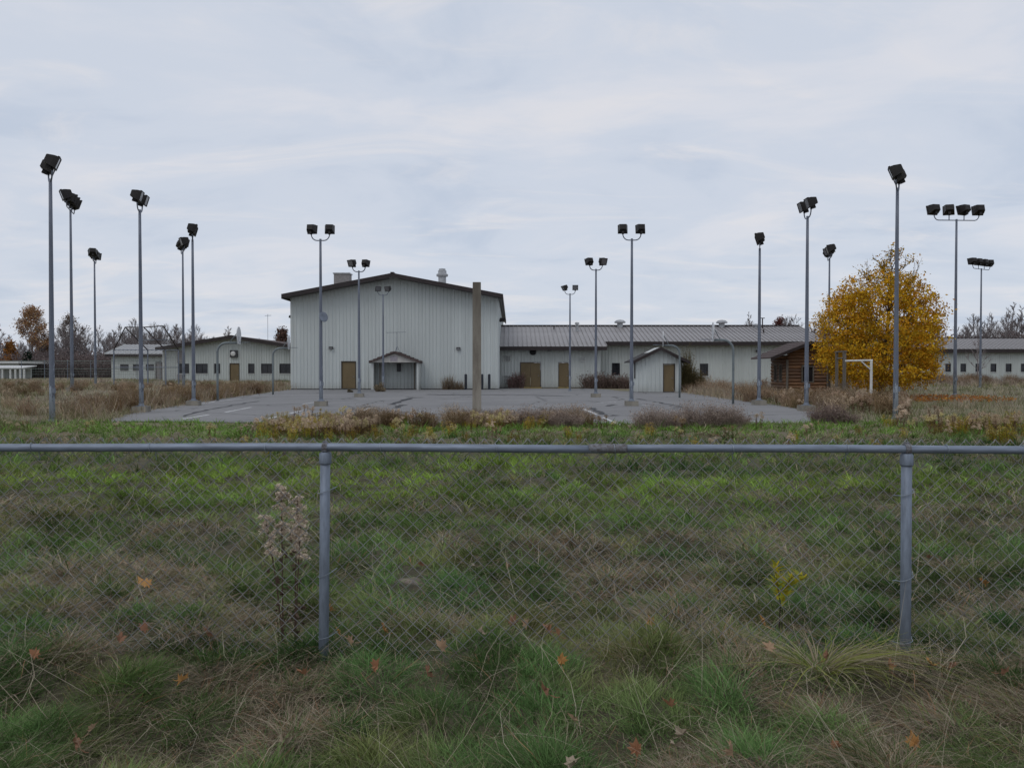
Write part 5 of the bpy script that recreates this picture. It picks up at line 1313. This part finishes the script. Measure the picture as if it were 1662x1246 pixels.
# yellow seedling and arching sedge
yx, yy = X_at(1266, 4.6), 4.6
ys = thing("yellow_seedling", "small seedling with bright yellow narrow leaves behind the fence", "plant", (yx, yy, gz(yx, yy)))
MB().tube([(0, 0, -.03), (.01, 0, .2), (-.02, .01, .42)], [.004, .003, .002], 5).tube([(0, 0, .26), (.08, 0, .36), (.15, .01, .37)], [.003, .002, .0015], 5).tube([(0, 0, .2), (-.05, .02, .28), (-.03, .02, .16)], [.002, .002, .001], 5).build("stem", M["bark"], ys)
r2 = np.random.default_rng(5); LV = []
for i in range(84):
    t = r2.random()
    if i % 3 == 0: p = (-.02 * t, 0, .24 + .2 * t)
    elif i % 3 == 1: p = (.03 + .12 * t, 0, .3 + .07 * t)
    else: p = (.02 + .05 * t, 0.01, .2 + .16 * t)
    a = r2.uniform(0, 6.28); e = r2.uniform(-.5, .7); LV.append((np.array(p), a, e))
n = len(LV); bx = np.array([p[0][0] for p in LV]); by = np.array([p[0][1] for p in LV]); bz = np.array([p[0][2] for p in LV])
v, f, c = blade_mesh(bx, by, bz, r2.uniform(.03, .065, n), np.full(n, .019), np.array([p[1] for p in LV]), r2.uniform(.6, 1.5, n), r2.uniform(0, .6, n), r2.normal(0, .3, n), lerp3((.46, .36, .03), (.30, .34, .05), r2.random(n)), 4)
for k in range(n):
    o = link_mesh("leaf", np_mesh("leaf", v[k * 8:(k + 1) * 8], [(4, f[k * 3:(k + 1) * 3] - k * 8)], M["plant"], c[k * 8:(k + 1) * 8]), ys)
sxx, syy = X_at(1318, 4.12), 4.0
sd = thing("sedge_clump", "arching clump of long yellow green blades at the fence foot", "grass clump", (sxx, syy, gz(sxx, syy)))
n = 300; a = r2.uniform(0, 6.28, n); a = np.where(r2.random(n) < .45, r2.normal(-.15, .4, n), a); q = .07 * np.sqrt(r2.random(n))
v, f, c = blade_mesh(q * np.cos(a), q * np.sin(a), np.zeros(n), r2.uniform(.14, .36, n), r2.uniform(.004, .007, n), a, r2.uniform(.3, 1.3, n), r2.uniform(.7, 1.35, n), r2.normal(0, .5, n),
                     np.where((r2.random(n) < .5)[:, None], lerp3((.18, .23, .055), (.32, .33, .09), r2.random(n)), lerp3((.28, .23, .15), (.48, .41, .29), r2.random(n))), 7)
link_mesh("blades", np_mesh("blades", v, [(4, f)], M["plant"], c), sd)

# ------------------------------------------------------------------ fallen maple leaves near the fence
def maple_leaf(seed):
    r2 = random.Random(seed); base = [(0, -1.0), (.18, -.55), (.62, -.72), (.50, -.40), (.98, -.12), (.62, .02), (.80, .45), (.38, .32), (.26, .55), (0, 1.0)]
    out = base + [(-x, y) for x, y in reversed(base[1:-1])]; b = MB(); cu = r2.uniform(.25, .75); cv = r2.uniform(-.3, .7)
    vs = [(0, -.1, -.12)] + [(x * (1 - .3 * cu * abs(x)), y, cu * x * x * .7 + cv * y * abs(y) * .5 + r2.uniform(-.12, .12)) for x, y in out]
    n = len(out); b.add(vs, [(0, 1 + i, 1 + (i + 1) % n) for i in range(n)]); b.tube([(0, -.95, 0), (.1, -1.5, .12), (.05, -1.8, .3)], .03, 4)
    return b
lm = [simple("leaf_brown_%d" % i, c, .8, 0, .4, 30) for i, c in enumerate(((.34, .17, .09), (.26, .135, .08), (.40, .27, .17), (.46, .24, .08), (.36, .29, .21)))]
leaf_me = [maple_leaf(i).mesh("fallen_leaf", lm[i % 5]) for i in range(10)]
LEAF = [(622, 1022, 3), (547, 1026, 0), (1057, 1045, 2), (458, 1188, 0), (715, 1066, 0), (50, 1092, 0), (293, 1101, 0), (192, 1060, 0), (832, 1044, 2), (694, 1104, 4), (884, 1137, 1), (1361, 1224, 2),
        (1488, 1200, 2), (1637, 1106, 2), (1109, 1188, 2), (1086, 1160, 0), (535, 975, 0), (682, 910, 0), (770, 917, 0), (780, 1062, 2), (565, 1056, 2), (610, 1099, 2), (232, 1042, 0), (334, 1044, 2), (80, 1018, 2),
        (1250, 1086, 2), (1448, 1098, 2), (1515, 1100, 2), (1552, 1102, 2), (1345, 1090, 4), (1098, 1210, 4), (930, 1165, 4), (912, 1098, 2), (888, 1035, 1), (855, 1030, 0), (905, 1042, 0), (1035, 1208, 2), (1190, 1240, 1), (487, 1104, 1),
        (145, 1168, 0), (118, 1190, 1), (1480, 905, 0), (1510, 902, 0), (1340, 890, 0), (825, 915, 0), (330, 928, 2), (1600, 940, 0), (1240, 1020, 2), (930, 1240, 0)]
special = {0: "bright orange curled maple leaf right of the fence post foot", 3: "large brown maple leaf in the grass at the lower left", 2: "pale orange maple leaf standing on edge under the fence middle"}
for i, (px, py, k) in enumerate(LEAF):
    x, y = gp(px, py, .15); y = max(y, 2.9); zl = gz(x, y) + .115
    o = link_mesh("fallen_leaf", leaf_me[(i * 3 + k) % 10] if k != 3 else leaf_me[3], None, (x, y, zl), (random.uniform(.3, 1.2), random.uniform(-.6, .6), random.uniform(0, 6.28)))
    k_ = random.uniform(.030, .042); o.scale = (k_, k_, k_ * 1.8)
    hue = ("rusty brown", "dark brown", "pale tan", "bright orange", "greyish tan")[((i * 3 + k) % 10 if k != 3 else 3) % 5]
    side = "behind" if y > 4.2 else "in front of"; where = "left of the first post" if x < -1 * y / 4.2 else ("right of the second post" if x > 2.04 * y / 4.2 else "between the two posts")
    set_props(o, special.get(i, "%s curled maple leaf %s the fence %s" % (hue, side, where)), "leaf", "fallen maple leaves in the grass")
x, y = gp(231, 950, .1); o = link_mesh("fallen_leaf", leaf_me[8].copy(), None, (x, y, gz(x, y) + .12), (.35, 0, 1.2)); o.data.materials[0] = lm[3]; o.scale = (.07, .07, .05)
set_props(o, "flat bright orange leaf lying behind the fence at left", "leaf", "fallen maple leaves in the grass")
sm = MB(); vs = [(0, 0, -.005)]; 
for k in range(14):
    a = 6.283 * k / 14; vs.append((random.uniform(.10, .2) * math.cos(a), random.uniform(.18, .3) * math.sin(a), -.05))
sm.add(vs, [(0, 1 + k, 1 + (k + 1) % 14) for k in range(14)])
set_props(sm.build("bare_ground", simple("sandy_soil", (.22, .175, .145), 1.0, 0, .5, 14, bmp=.01), None, (SAND[0], SAND[1], gz(*SAND) + .02)), kind="structure")

# ------------------------------------------------------------------ chain link fence
def FP(u, z, out=0.0): return (u, 4.19 - 0.025 * u - out, z)
FE = thing("chain_link_fence", "grey galvanised chain link fence with pipe top rail across the foreground", "fence")
RZ = 1.219
u0, u1 = -5.2, 5.4
MB().tube([FP(u0 + (0.49 - u0) * i / 12, RZ + .004 * math.sin(i * .9)) for i in range(13)], 0.0215, 16).build("top_rail", M["rail"], FE, smooth=True)
MB().tube([FP(0.49 + (u1 - 0.49) * i / 12, RZ + .003 * math.sin(i * .8)) for i in range(13)], 0.0208, 16).build("top_rail", M["rail"], FE, smooth=True)
MB().tube([FP(.40, RZ), FP(.42, RZ), FP(.585, RZ), FP(.60, RZ)], [.0222, .0242, .0242, .0222], 16).build("rail_sleeve", M["rusty"], FE, smooth=True)
for up, lx_ in ((-4.03, .0), (-.985, -.018), (2.045, .002), (5.1, 0)):
    x, y, _ = FP(up, 0, -.004)
    MB().tube([(x + lx_, y, -.3), (x + lx_ * .4, y, .6), (x, y, RZ - .045)], .0265, 16).build("post", M["post"], FE, smooth=True)
    cap = MB().lathe([(.031, -.085), (.0325, -.08), (.0325, -.03), (.026, -.022)], (x, y, RZ), 16).build("loop_cap", M["post"], FE, smooth=True)
    ring = MB(); pv_ = []
    for k in range(13):
        a = 6.283 * k / 12; pv_.append((x, y + .0262 * math.cos(a), RZ + .0262 * math.sin(a) * 1.05))
    ring.tube([(p[0] - .0, p[1], p[2]) for p in pv_], .006, 6, False)
    for s in (-.009, .009): ring.tube([(p[0] + s, p[1], p[2]) for p in pv_], .0055, 6, False)
    ring.box((x, y, RZ + .031), (.022, .02, .012)).build("rail_loop", M["rusty"], cap)
    for zt_, tw in ((.99, .012), (.55, .016), (.22, .01)):
        pv_ = [(x + .036 * math.cos(a) + 0, y - .0 + .034 * math.sin(a), zt_ + tw * math.cos(a)) for a in [3.1 + 3.3 * k / 12 for k in range(13)]]
        pv_ = [(x - .05, y + .035, zt_ - tw * 1.3)] + pv_ + [(x + .052, y + .035, zt_ + tw * 1.5)]
        MB().tube(pv_, .0022, 5).build("post_tie", M["tie"], FE)
for px in (40, 237, 428, 617, 806, 997, 1187, 1370, 1528, 1650):
    u = X_at(px, 4.19); x, y, _ = FP(u, 0); sl2 = random.uniform(.01, .03)
    MB().tube([(x + sl2 * (k / 14 - .5), y + .0245 * math.cos(6.6 * k / 14), RZ + .0245 * math.sin(6.6 * k / 14)) for k in range(15)] + [(x + sl2 * .6, y + .036, RZ - .07)], .002, 5).build("rail_tie", M["tie"], FE)
hw_ = 0.0380; nrow = 31; wires = []
VV, FF = [], []; nw = int((u1 - u0) / hw_); T = np.arange(nrow + 1)
rw = .0018; base = 0
for k in range(nw):
    xa = u0 + k * hw_; ph = k % 2
    zz = 0.092 + T * hw_ * .995; xs = xa + np.where((T + ph) % 2 == 0, -.0008, hw_ + .0008)
    sag = .006 * np.sin(xs * 2.3 + zz * 3) ; yb = 4.19 - .025 * xs + .034 + sag
    # finer points so that the wire rounds its corners and passes over its neighbour
    pts = []; 
    for i in range(nrow):
        for t in (.06, .94):
            side = 1 if ((i + ph) % 2 == 0) else -1
            pts.append((xs[i] * (1 - t) + xs[i + 1] * t, yb[i] + side * (.0016 if t > .5 else -.0016), zz[i] * (1 - t) + zz[i + 1] * t))
    pts = np.array(pts); m = len(pts)
    tan = np.gradient(pts, axis=0); tan /= np.linalg.norm(tan, axis=1, keepdims=True)
    s1 = np.cross(tan, [0, 1, 0]); s1 /= np.linalg.norm(s1, axis=1, keepdims=True); s2 = np.tile([0, 1.0, 0], (m, 1))
    R_ = np.stack([pts + rw * s1, pts + rw * s2, pts - rw * s1, pts - rw * s2], 1)
    VV.append(R_.reshape(-1, 3)); ii = np.arange(m - 1)[:, None] * 4
    for j in range(4):
        FF.append(np.concatenate([ii + j, ii + (j + 1) % 4, ii + 4 + (j + 1) % 4, ii + 4 + j], 1) + base)
    base += m * 4
fme = np_mesh("chain_link_mesh", np.concatenate(VV), [(4, np.concatenate(FF))], M["wire"])
set_props(link_mesh("chain_link_mesh", fme, FE), kind="stuff")
kb = MB()
for k in range(0, nw, 1):
    if (nrow + k % 2) % 2 == 0: continue
    x = u0 + (k + 1) * hw_; z = .092 + nrow * hw_ * .995; y = 4.19 - .025 * x + .034
    kb.tube([(x - .011, y - .004, z - .014), (x - .005, y, z - .002), (x + .002, y + .003, z + .004), (x + .008, y + .004, z - .003), (x + .011, y + .002, z - .014)], .0022, 5)
set_props(kb.build("knuckle", M["wire"], FE), kind="stuff")

# ------------------------------------------------------------------ trees
def branches(seed, h, r0, base, spread, up, n1, n2, n3, rmin, wob=.06, lead=.95):
    """tapered trunk, limbs, branches and twigs; returns (MB, twig points)"""
    rd = random.Random(seed); mb = MB(); tips = []
    def poly(p, d, L, k, droop=0.0, w=wob):
        pts = [Vector(p)]; d = Vector(d).normalized()
        for i in range(k):
            d = (d + Vector((rd.uniform(-w, w), rd.uniform(-w, w), rd.uniform(-w, w) + droop)) * 2).normalized(); pts.append(pts[-1] + d * L / k)
        return pts, d
    tr, _ = poly((0, 0, -.1), (0, 0, 1), h * lead, 8, 0.0, .03)
    mb.tube(tr, [max(rmin, r0 * (1.25 if i == 0 else 1) * (1 - .85 * i / 8)) for i in range(9)], 7)
    for i in range(n1):
        t = base + (1 - base) * ((i + .5) / n1) ** .9; f = t * 8; k = min(int(f), 7); p = tr[k].lerp(tr[k + 1], f - k)
        az = i * 2.4 + rd.uniform(-.5, .5); rel = (t - base) / (1 - base); L = spread * (1.0 - .72 * rel ** 1.3) * rd.uniform(.75, 1.15)
        el = up + .5 * rel + rd.uniform(-.15, .15); d = Vector((math.cos(az) * math.cos(el), math.sin(az) * math.cos(el), math.sin(el)))
        rl = max(rmin, r0 * .42 * (1 - .6 * rel)); l1, d1_ = poly(p, d, L, 4, .05); mb.tube(l1, [max(rmin, rl * (1 - .2 * q)) for q in range(5)], 5, False)
        for j in range(n2):
            u = rd.uniform(.25, 1); f = u * 4; k = min(int(f), 3); p2 = l1[k].lerp(l1[k + 1], f - k)
            d2 = (d1_ + Vector((rd.uniform(-1, 1), rd.uniform(-1, 1), rd.uniform(-.4, .9))) * .8).normalized(); L2 = L * rd.uniform(.28, .5)
            l2, d3 = poly(p2, d2, L2, 3, .05); mb.tube(l2, [max(rmin, rl * .4), max(rmin, rl * .3), rmin, rmin], 4, False); tips += l2[1:]
            for q in range(n3):
                p3 = l2[rd.randint(1, 3)]; d4 = (d3 + Vector((rd.uniform(-1, 1), rd.uniform(-1, 1), rd.uniform(-.4, .9))) * .9).normalized()
                l3, _ = poly(p3, d4, L2 * rd.uniform(.35, .7), 2, .04); mb.tube(l3, [rmin, rmin * .8, rmin * .5], 3, False); tips += l3[1:]
    return mb, np.array([tuple(p) for p in tips])
def tree(name, label, px, Y, top_py, width_px, seed, leaf=None, nleaf=2000, lsize=(.15, .3), base=.3, up=.5, n=(18, 8, 7), rmin=.021, r0=.17, group="trees behind the buildings", spread=None, mat="bark_far", leafspread=.35):
    x = X_at(px, Y); z0 = gz(x, Y); h = Z_at(top_py, Y) - z0; w = width_px * Y / F_PX
    t = thing(name, label, "tree", (x, Y, z0), 0, group)
    mb, tips = branches(seed, h, r0, base, spread or w * .5, up, *n, rmin); mb.build("trunk", M[mat], t)
    if leaf:
        r3 = np.random.default_rng(seed); c = tips[r3.integers(0, len(tips), nleaf)]
        v, f, cc = flecks(c, lsize, leaf, r3, 1, leafspread); link_mesh("crown", np_mesh("crown", v, [(4, f)], M["plant"], cc), t)
    return t
RUSTY = ((.34, .17, .09), (.40, .24, .12), (.26, .155, .10), (.42, .30, .16))
tree("oak_tree", "tall oak with thin rust coloured leaves beyond the left field", 54, 140, 502, 60, 11, RUSTY, 5200, (.10, .22), .38, .22, (20, 8, 5), leafspread=.35, spread=3.6)
tree("oak_tree", "thinner greyish oak standing behind the second left pole", 119, 150, 514, 52, 12, ((.20, .15, .11), (.24, .18, .13)), 1700, (.10, .2), .3, .3, (20, 8, 5), spread=3.4)
tree("bare_tree", "bare grey tree at the left picture edge", 4, 135, 520, 34, 13, None, base=.3, n=(16, 8, 6))
tree("orange_tree", "low orange leaved tree beyond the white outbuilding", 17, 136, 559, 30, 14, ((.30, .13, .04), (.38, .18, .05), (.24, .12, .05)), 2600, (.15, .3), .12, .4, (14, 5, 3))
tree("orange_tree", "dull orange leaved tree under the tall rust oak", 70, 150, 553, 36, 15, ((.24, .12, .05), (.2, .12, .06)), 2200, (.15, .3), .12, .4, (14, 5, 3))
tree("evergreen_tree", "small dark evergreen beside the white outbuilding", 46, 132, 572, 15, 16, ((.03, .045, .03), (.02, .035, .025)), 3200, (.12, .26), .05, .1, (20, 5, 3), leafspread=.22)
tree("bare_tree", "bare treetop above the ridge of the gabled block", 371, 170, 526, 26, 17, None, base=.35, n=(16, 8, 6))
tree("brown_tree", "brown leaved treetop beside the left corner of the tall hall", 461, 150, 536, 38, 18, ((.17, .10, .075), (.13, .085, .07)), 2600, (.15, .32), .2, .5, (14, 5, 3))
tree("bare_tree", "bare treetop behind the right end of the wing roof", 1218, 165, 503, 30, 19, None, base=.35, n=(16, 8, 6))
tree("red_tree", "reddish treetop above the right end of the wing roof", 1257, 160, 515, 28, 20, ((.20, .075, .06), (.16, .07, .06)), 2600, (.15, .3), .25, .6, (14, 5, 3))
tree("bare_tree", "bare treetop just left of the yellow tree's crown", 1283, 170, 514, 22, 21, None, base=.35, n=(16, 8, 6))
tree("bare_tree", "tall bare tree above the far dormitory roof", 1627, 150, 485, 36, 22, None, base=.4, n=(20, 8, 6), up=.3)
tree("bare_tree", "bare tree at the right picture edge above the dormitory", 1658, 150, 492, 30, 23, None, base=.4, n=(20, 8, 6), up=.3)
tree("sapling", "thin bare sapling in front of the far dormitory wall", 1586, 98, 552, 44, 24, None, base=.25, n=(12, 5, 3), rmin=.02, r0=.09, spread=2.0)
# masts beyond
ms = thing("radio_mast", "thin mast with a cross aerial behind the gabled block", "aerial", (X_at(435, 140), 140, 0))
MB().tube([(0, 0, 0), (0, 0, Z_at(510, 140))], .035, 5).build("mast", M["galv"], ms)
MB().tube([(-.5, 0, Z_at(512.5, 140)), (.6, 0, Z_at(512, 140))], .035, 5).build("cross_bar", M["galv"], ms)

# thicket along the horizon
TP = []
for i in range(4):
    mb, _ = branches(500 + i, 9.0, .11, .2, 3.0, .6, 16, 8, 6, .013); TP.append(proto("thicket_tree", mb.mesh("thicket_tree", M["bark_far"])))
r4 = np.random.default_rng(61)
for i in range(2): TP.append(proto("thicket_brush", pmesh("thicket_brush", twig_dome(520 + i, 260, 4.6, 3.4, ((.20, .16, .155), (.25, .20, .185), (.15, .12, .115)), True, (.035, .07), (.07, .16)), M["blade"])))
def thicket(n, x0, x1, y0, y1, k, size):
    return [r4.uniform(x0, x1, n), r4.uniform(y0, y1, n), np.array(k)[r4.integers(0, len(k), n)], r4.uniform(size[0], size[1], n)]
tk = [thicket(90, -128, -62, 146, 185, (0, 1, 2, 3), (.75, 1.2)), thicket(150, -125, -50, 132, 165, (4, 5), (.9, 1.5)), thicket(60, -84, -58, 140, 170, (0, 1, 2, 3), (.95, 1.45)),
      thicket(60, -62, -20, 150, 190, (0, 1, 2, 3), (.75, 1.1)), thicket(60, -62, -20, 150, 180, (4, 5), (.8, 1.4)), thicket(70, -20, 60, 175, 210, (0, 1, 2, 3), (.8, 1.22)), thicket(50, -20, 60, 175, 200, (4, 5), (1, 1.5)),
      thicket(120, 50, 140, 140, 175, (0, 1, 2, 3), (1.1, 1.6)), thicket(150, 50, 135, 135, 165, (4, 5), (1.7, 2.35))]
x, y, kd, s_ = [np.concatenate([g[i] for g in tk]) for i in range(4)]; m = len(x); s_ = s_ * .84
scatter("treeline", TP, np.stack([x, y, np.zeros(m)], 1), np.stack([np.zeros(m), np.zeros(m), r4.uniform(0, 6.28, m)], 1), np.stack([s_, s_, s_], 1), kd, np.ones((m, 3)) * r4.uniform(.75, 1.2, (m, 1)), "bare brown thicket of trees along the horizon")

# the yellow maple
my = 44.0; mx_ = X_at(1429, my); mz = gz(mx_, my)
MT = thing("maple_tree", "round maple full of golden yellow leaves beside the log cabin", "tree", (mx_, my, mz))
mb, tips = branches(77, 7.6, .17, .14, 3.2, .45, 22, 7, 4, .010, .07, .97); mb.build("trunk", M["bark"], MT)
r5 = np.random.default_rng(78)
prof_z = np.array([.55, .8, 1.3, 2.2, 3.6, 4.9, 5.6, 6.4, 7.0, 7.6]); prof_r = np.array([.6, 2.0, 2.8, 3.2, 3.2, 3.0, 2.75, 2.15, 1.2, .2])
nc = 1020; zz = r5.uniform(.6, 6.85, nc * 4); rrm = np.interp(zz, prof_z, prof_r); keep = r5.random(nc * 4) < (rrm / 3.3) ** 1.3; zz = zz[keep][:nc]; rrm = rrm[keep][:nc]
az = r5.uniform(0, 6.28, len(zz)); lump = .86 + .28 * vnoise(az * 2.2, zz * 1.4, 4); qq = rrm * lump * np.sqrt(r5.uniform(.12, 1, len(zz)))
cen = np.stack([qq * np.cos(az), qq * np.sin(az), zz], 1); dens = np.where(zz > 5.8, 22, 44)
cc = np.repeat(cen, dens, 0); pos = cc + r5.normal(0, 1, cc.shape) * [.23, .23, .13]
tl = tips[r5.integers(0, len(tips), 2200)] + r5.normal(0, .1, (2200, 3)); pos = np.concatenate([pos, tl])
v, f, c = flecks(pos, (.045, .105), ((.66, .37, .025), (.72, .43, .03), (.56, .27, .02), (.62, .42, .04), (.44, .29, .03)), r5, 1)
ct = np.concatenate([np.repeat(r5.uniform(.62, 1.25, (len(cen), 1)) * np.where(r5.random((len(cen), 1)) < .3, [[.92, .80, .9]], [[1.0, 1.0, 1.0]]), dens, 0), np.full((2200, 3), .8)])
c = c * np.repeat(ct, 4, 0)
link_mesh("crown", np_mesh("crown", v, [(4, f)], M["plant"], c), MT)
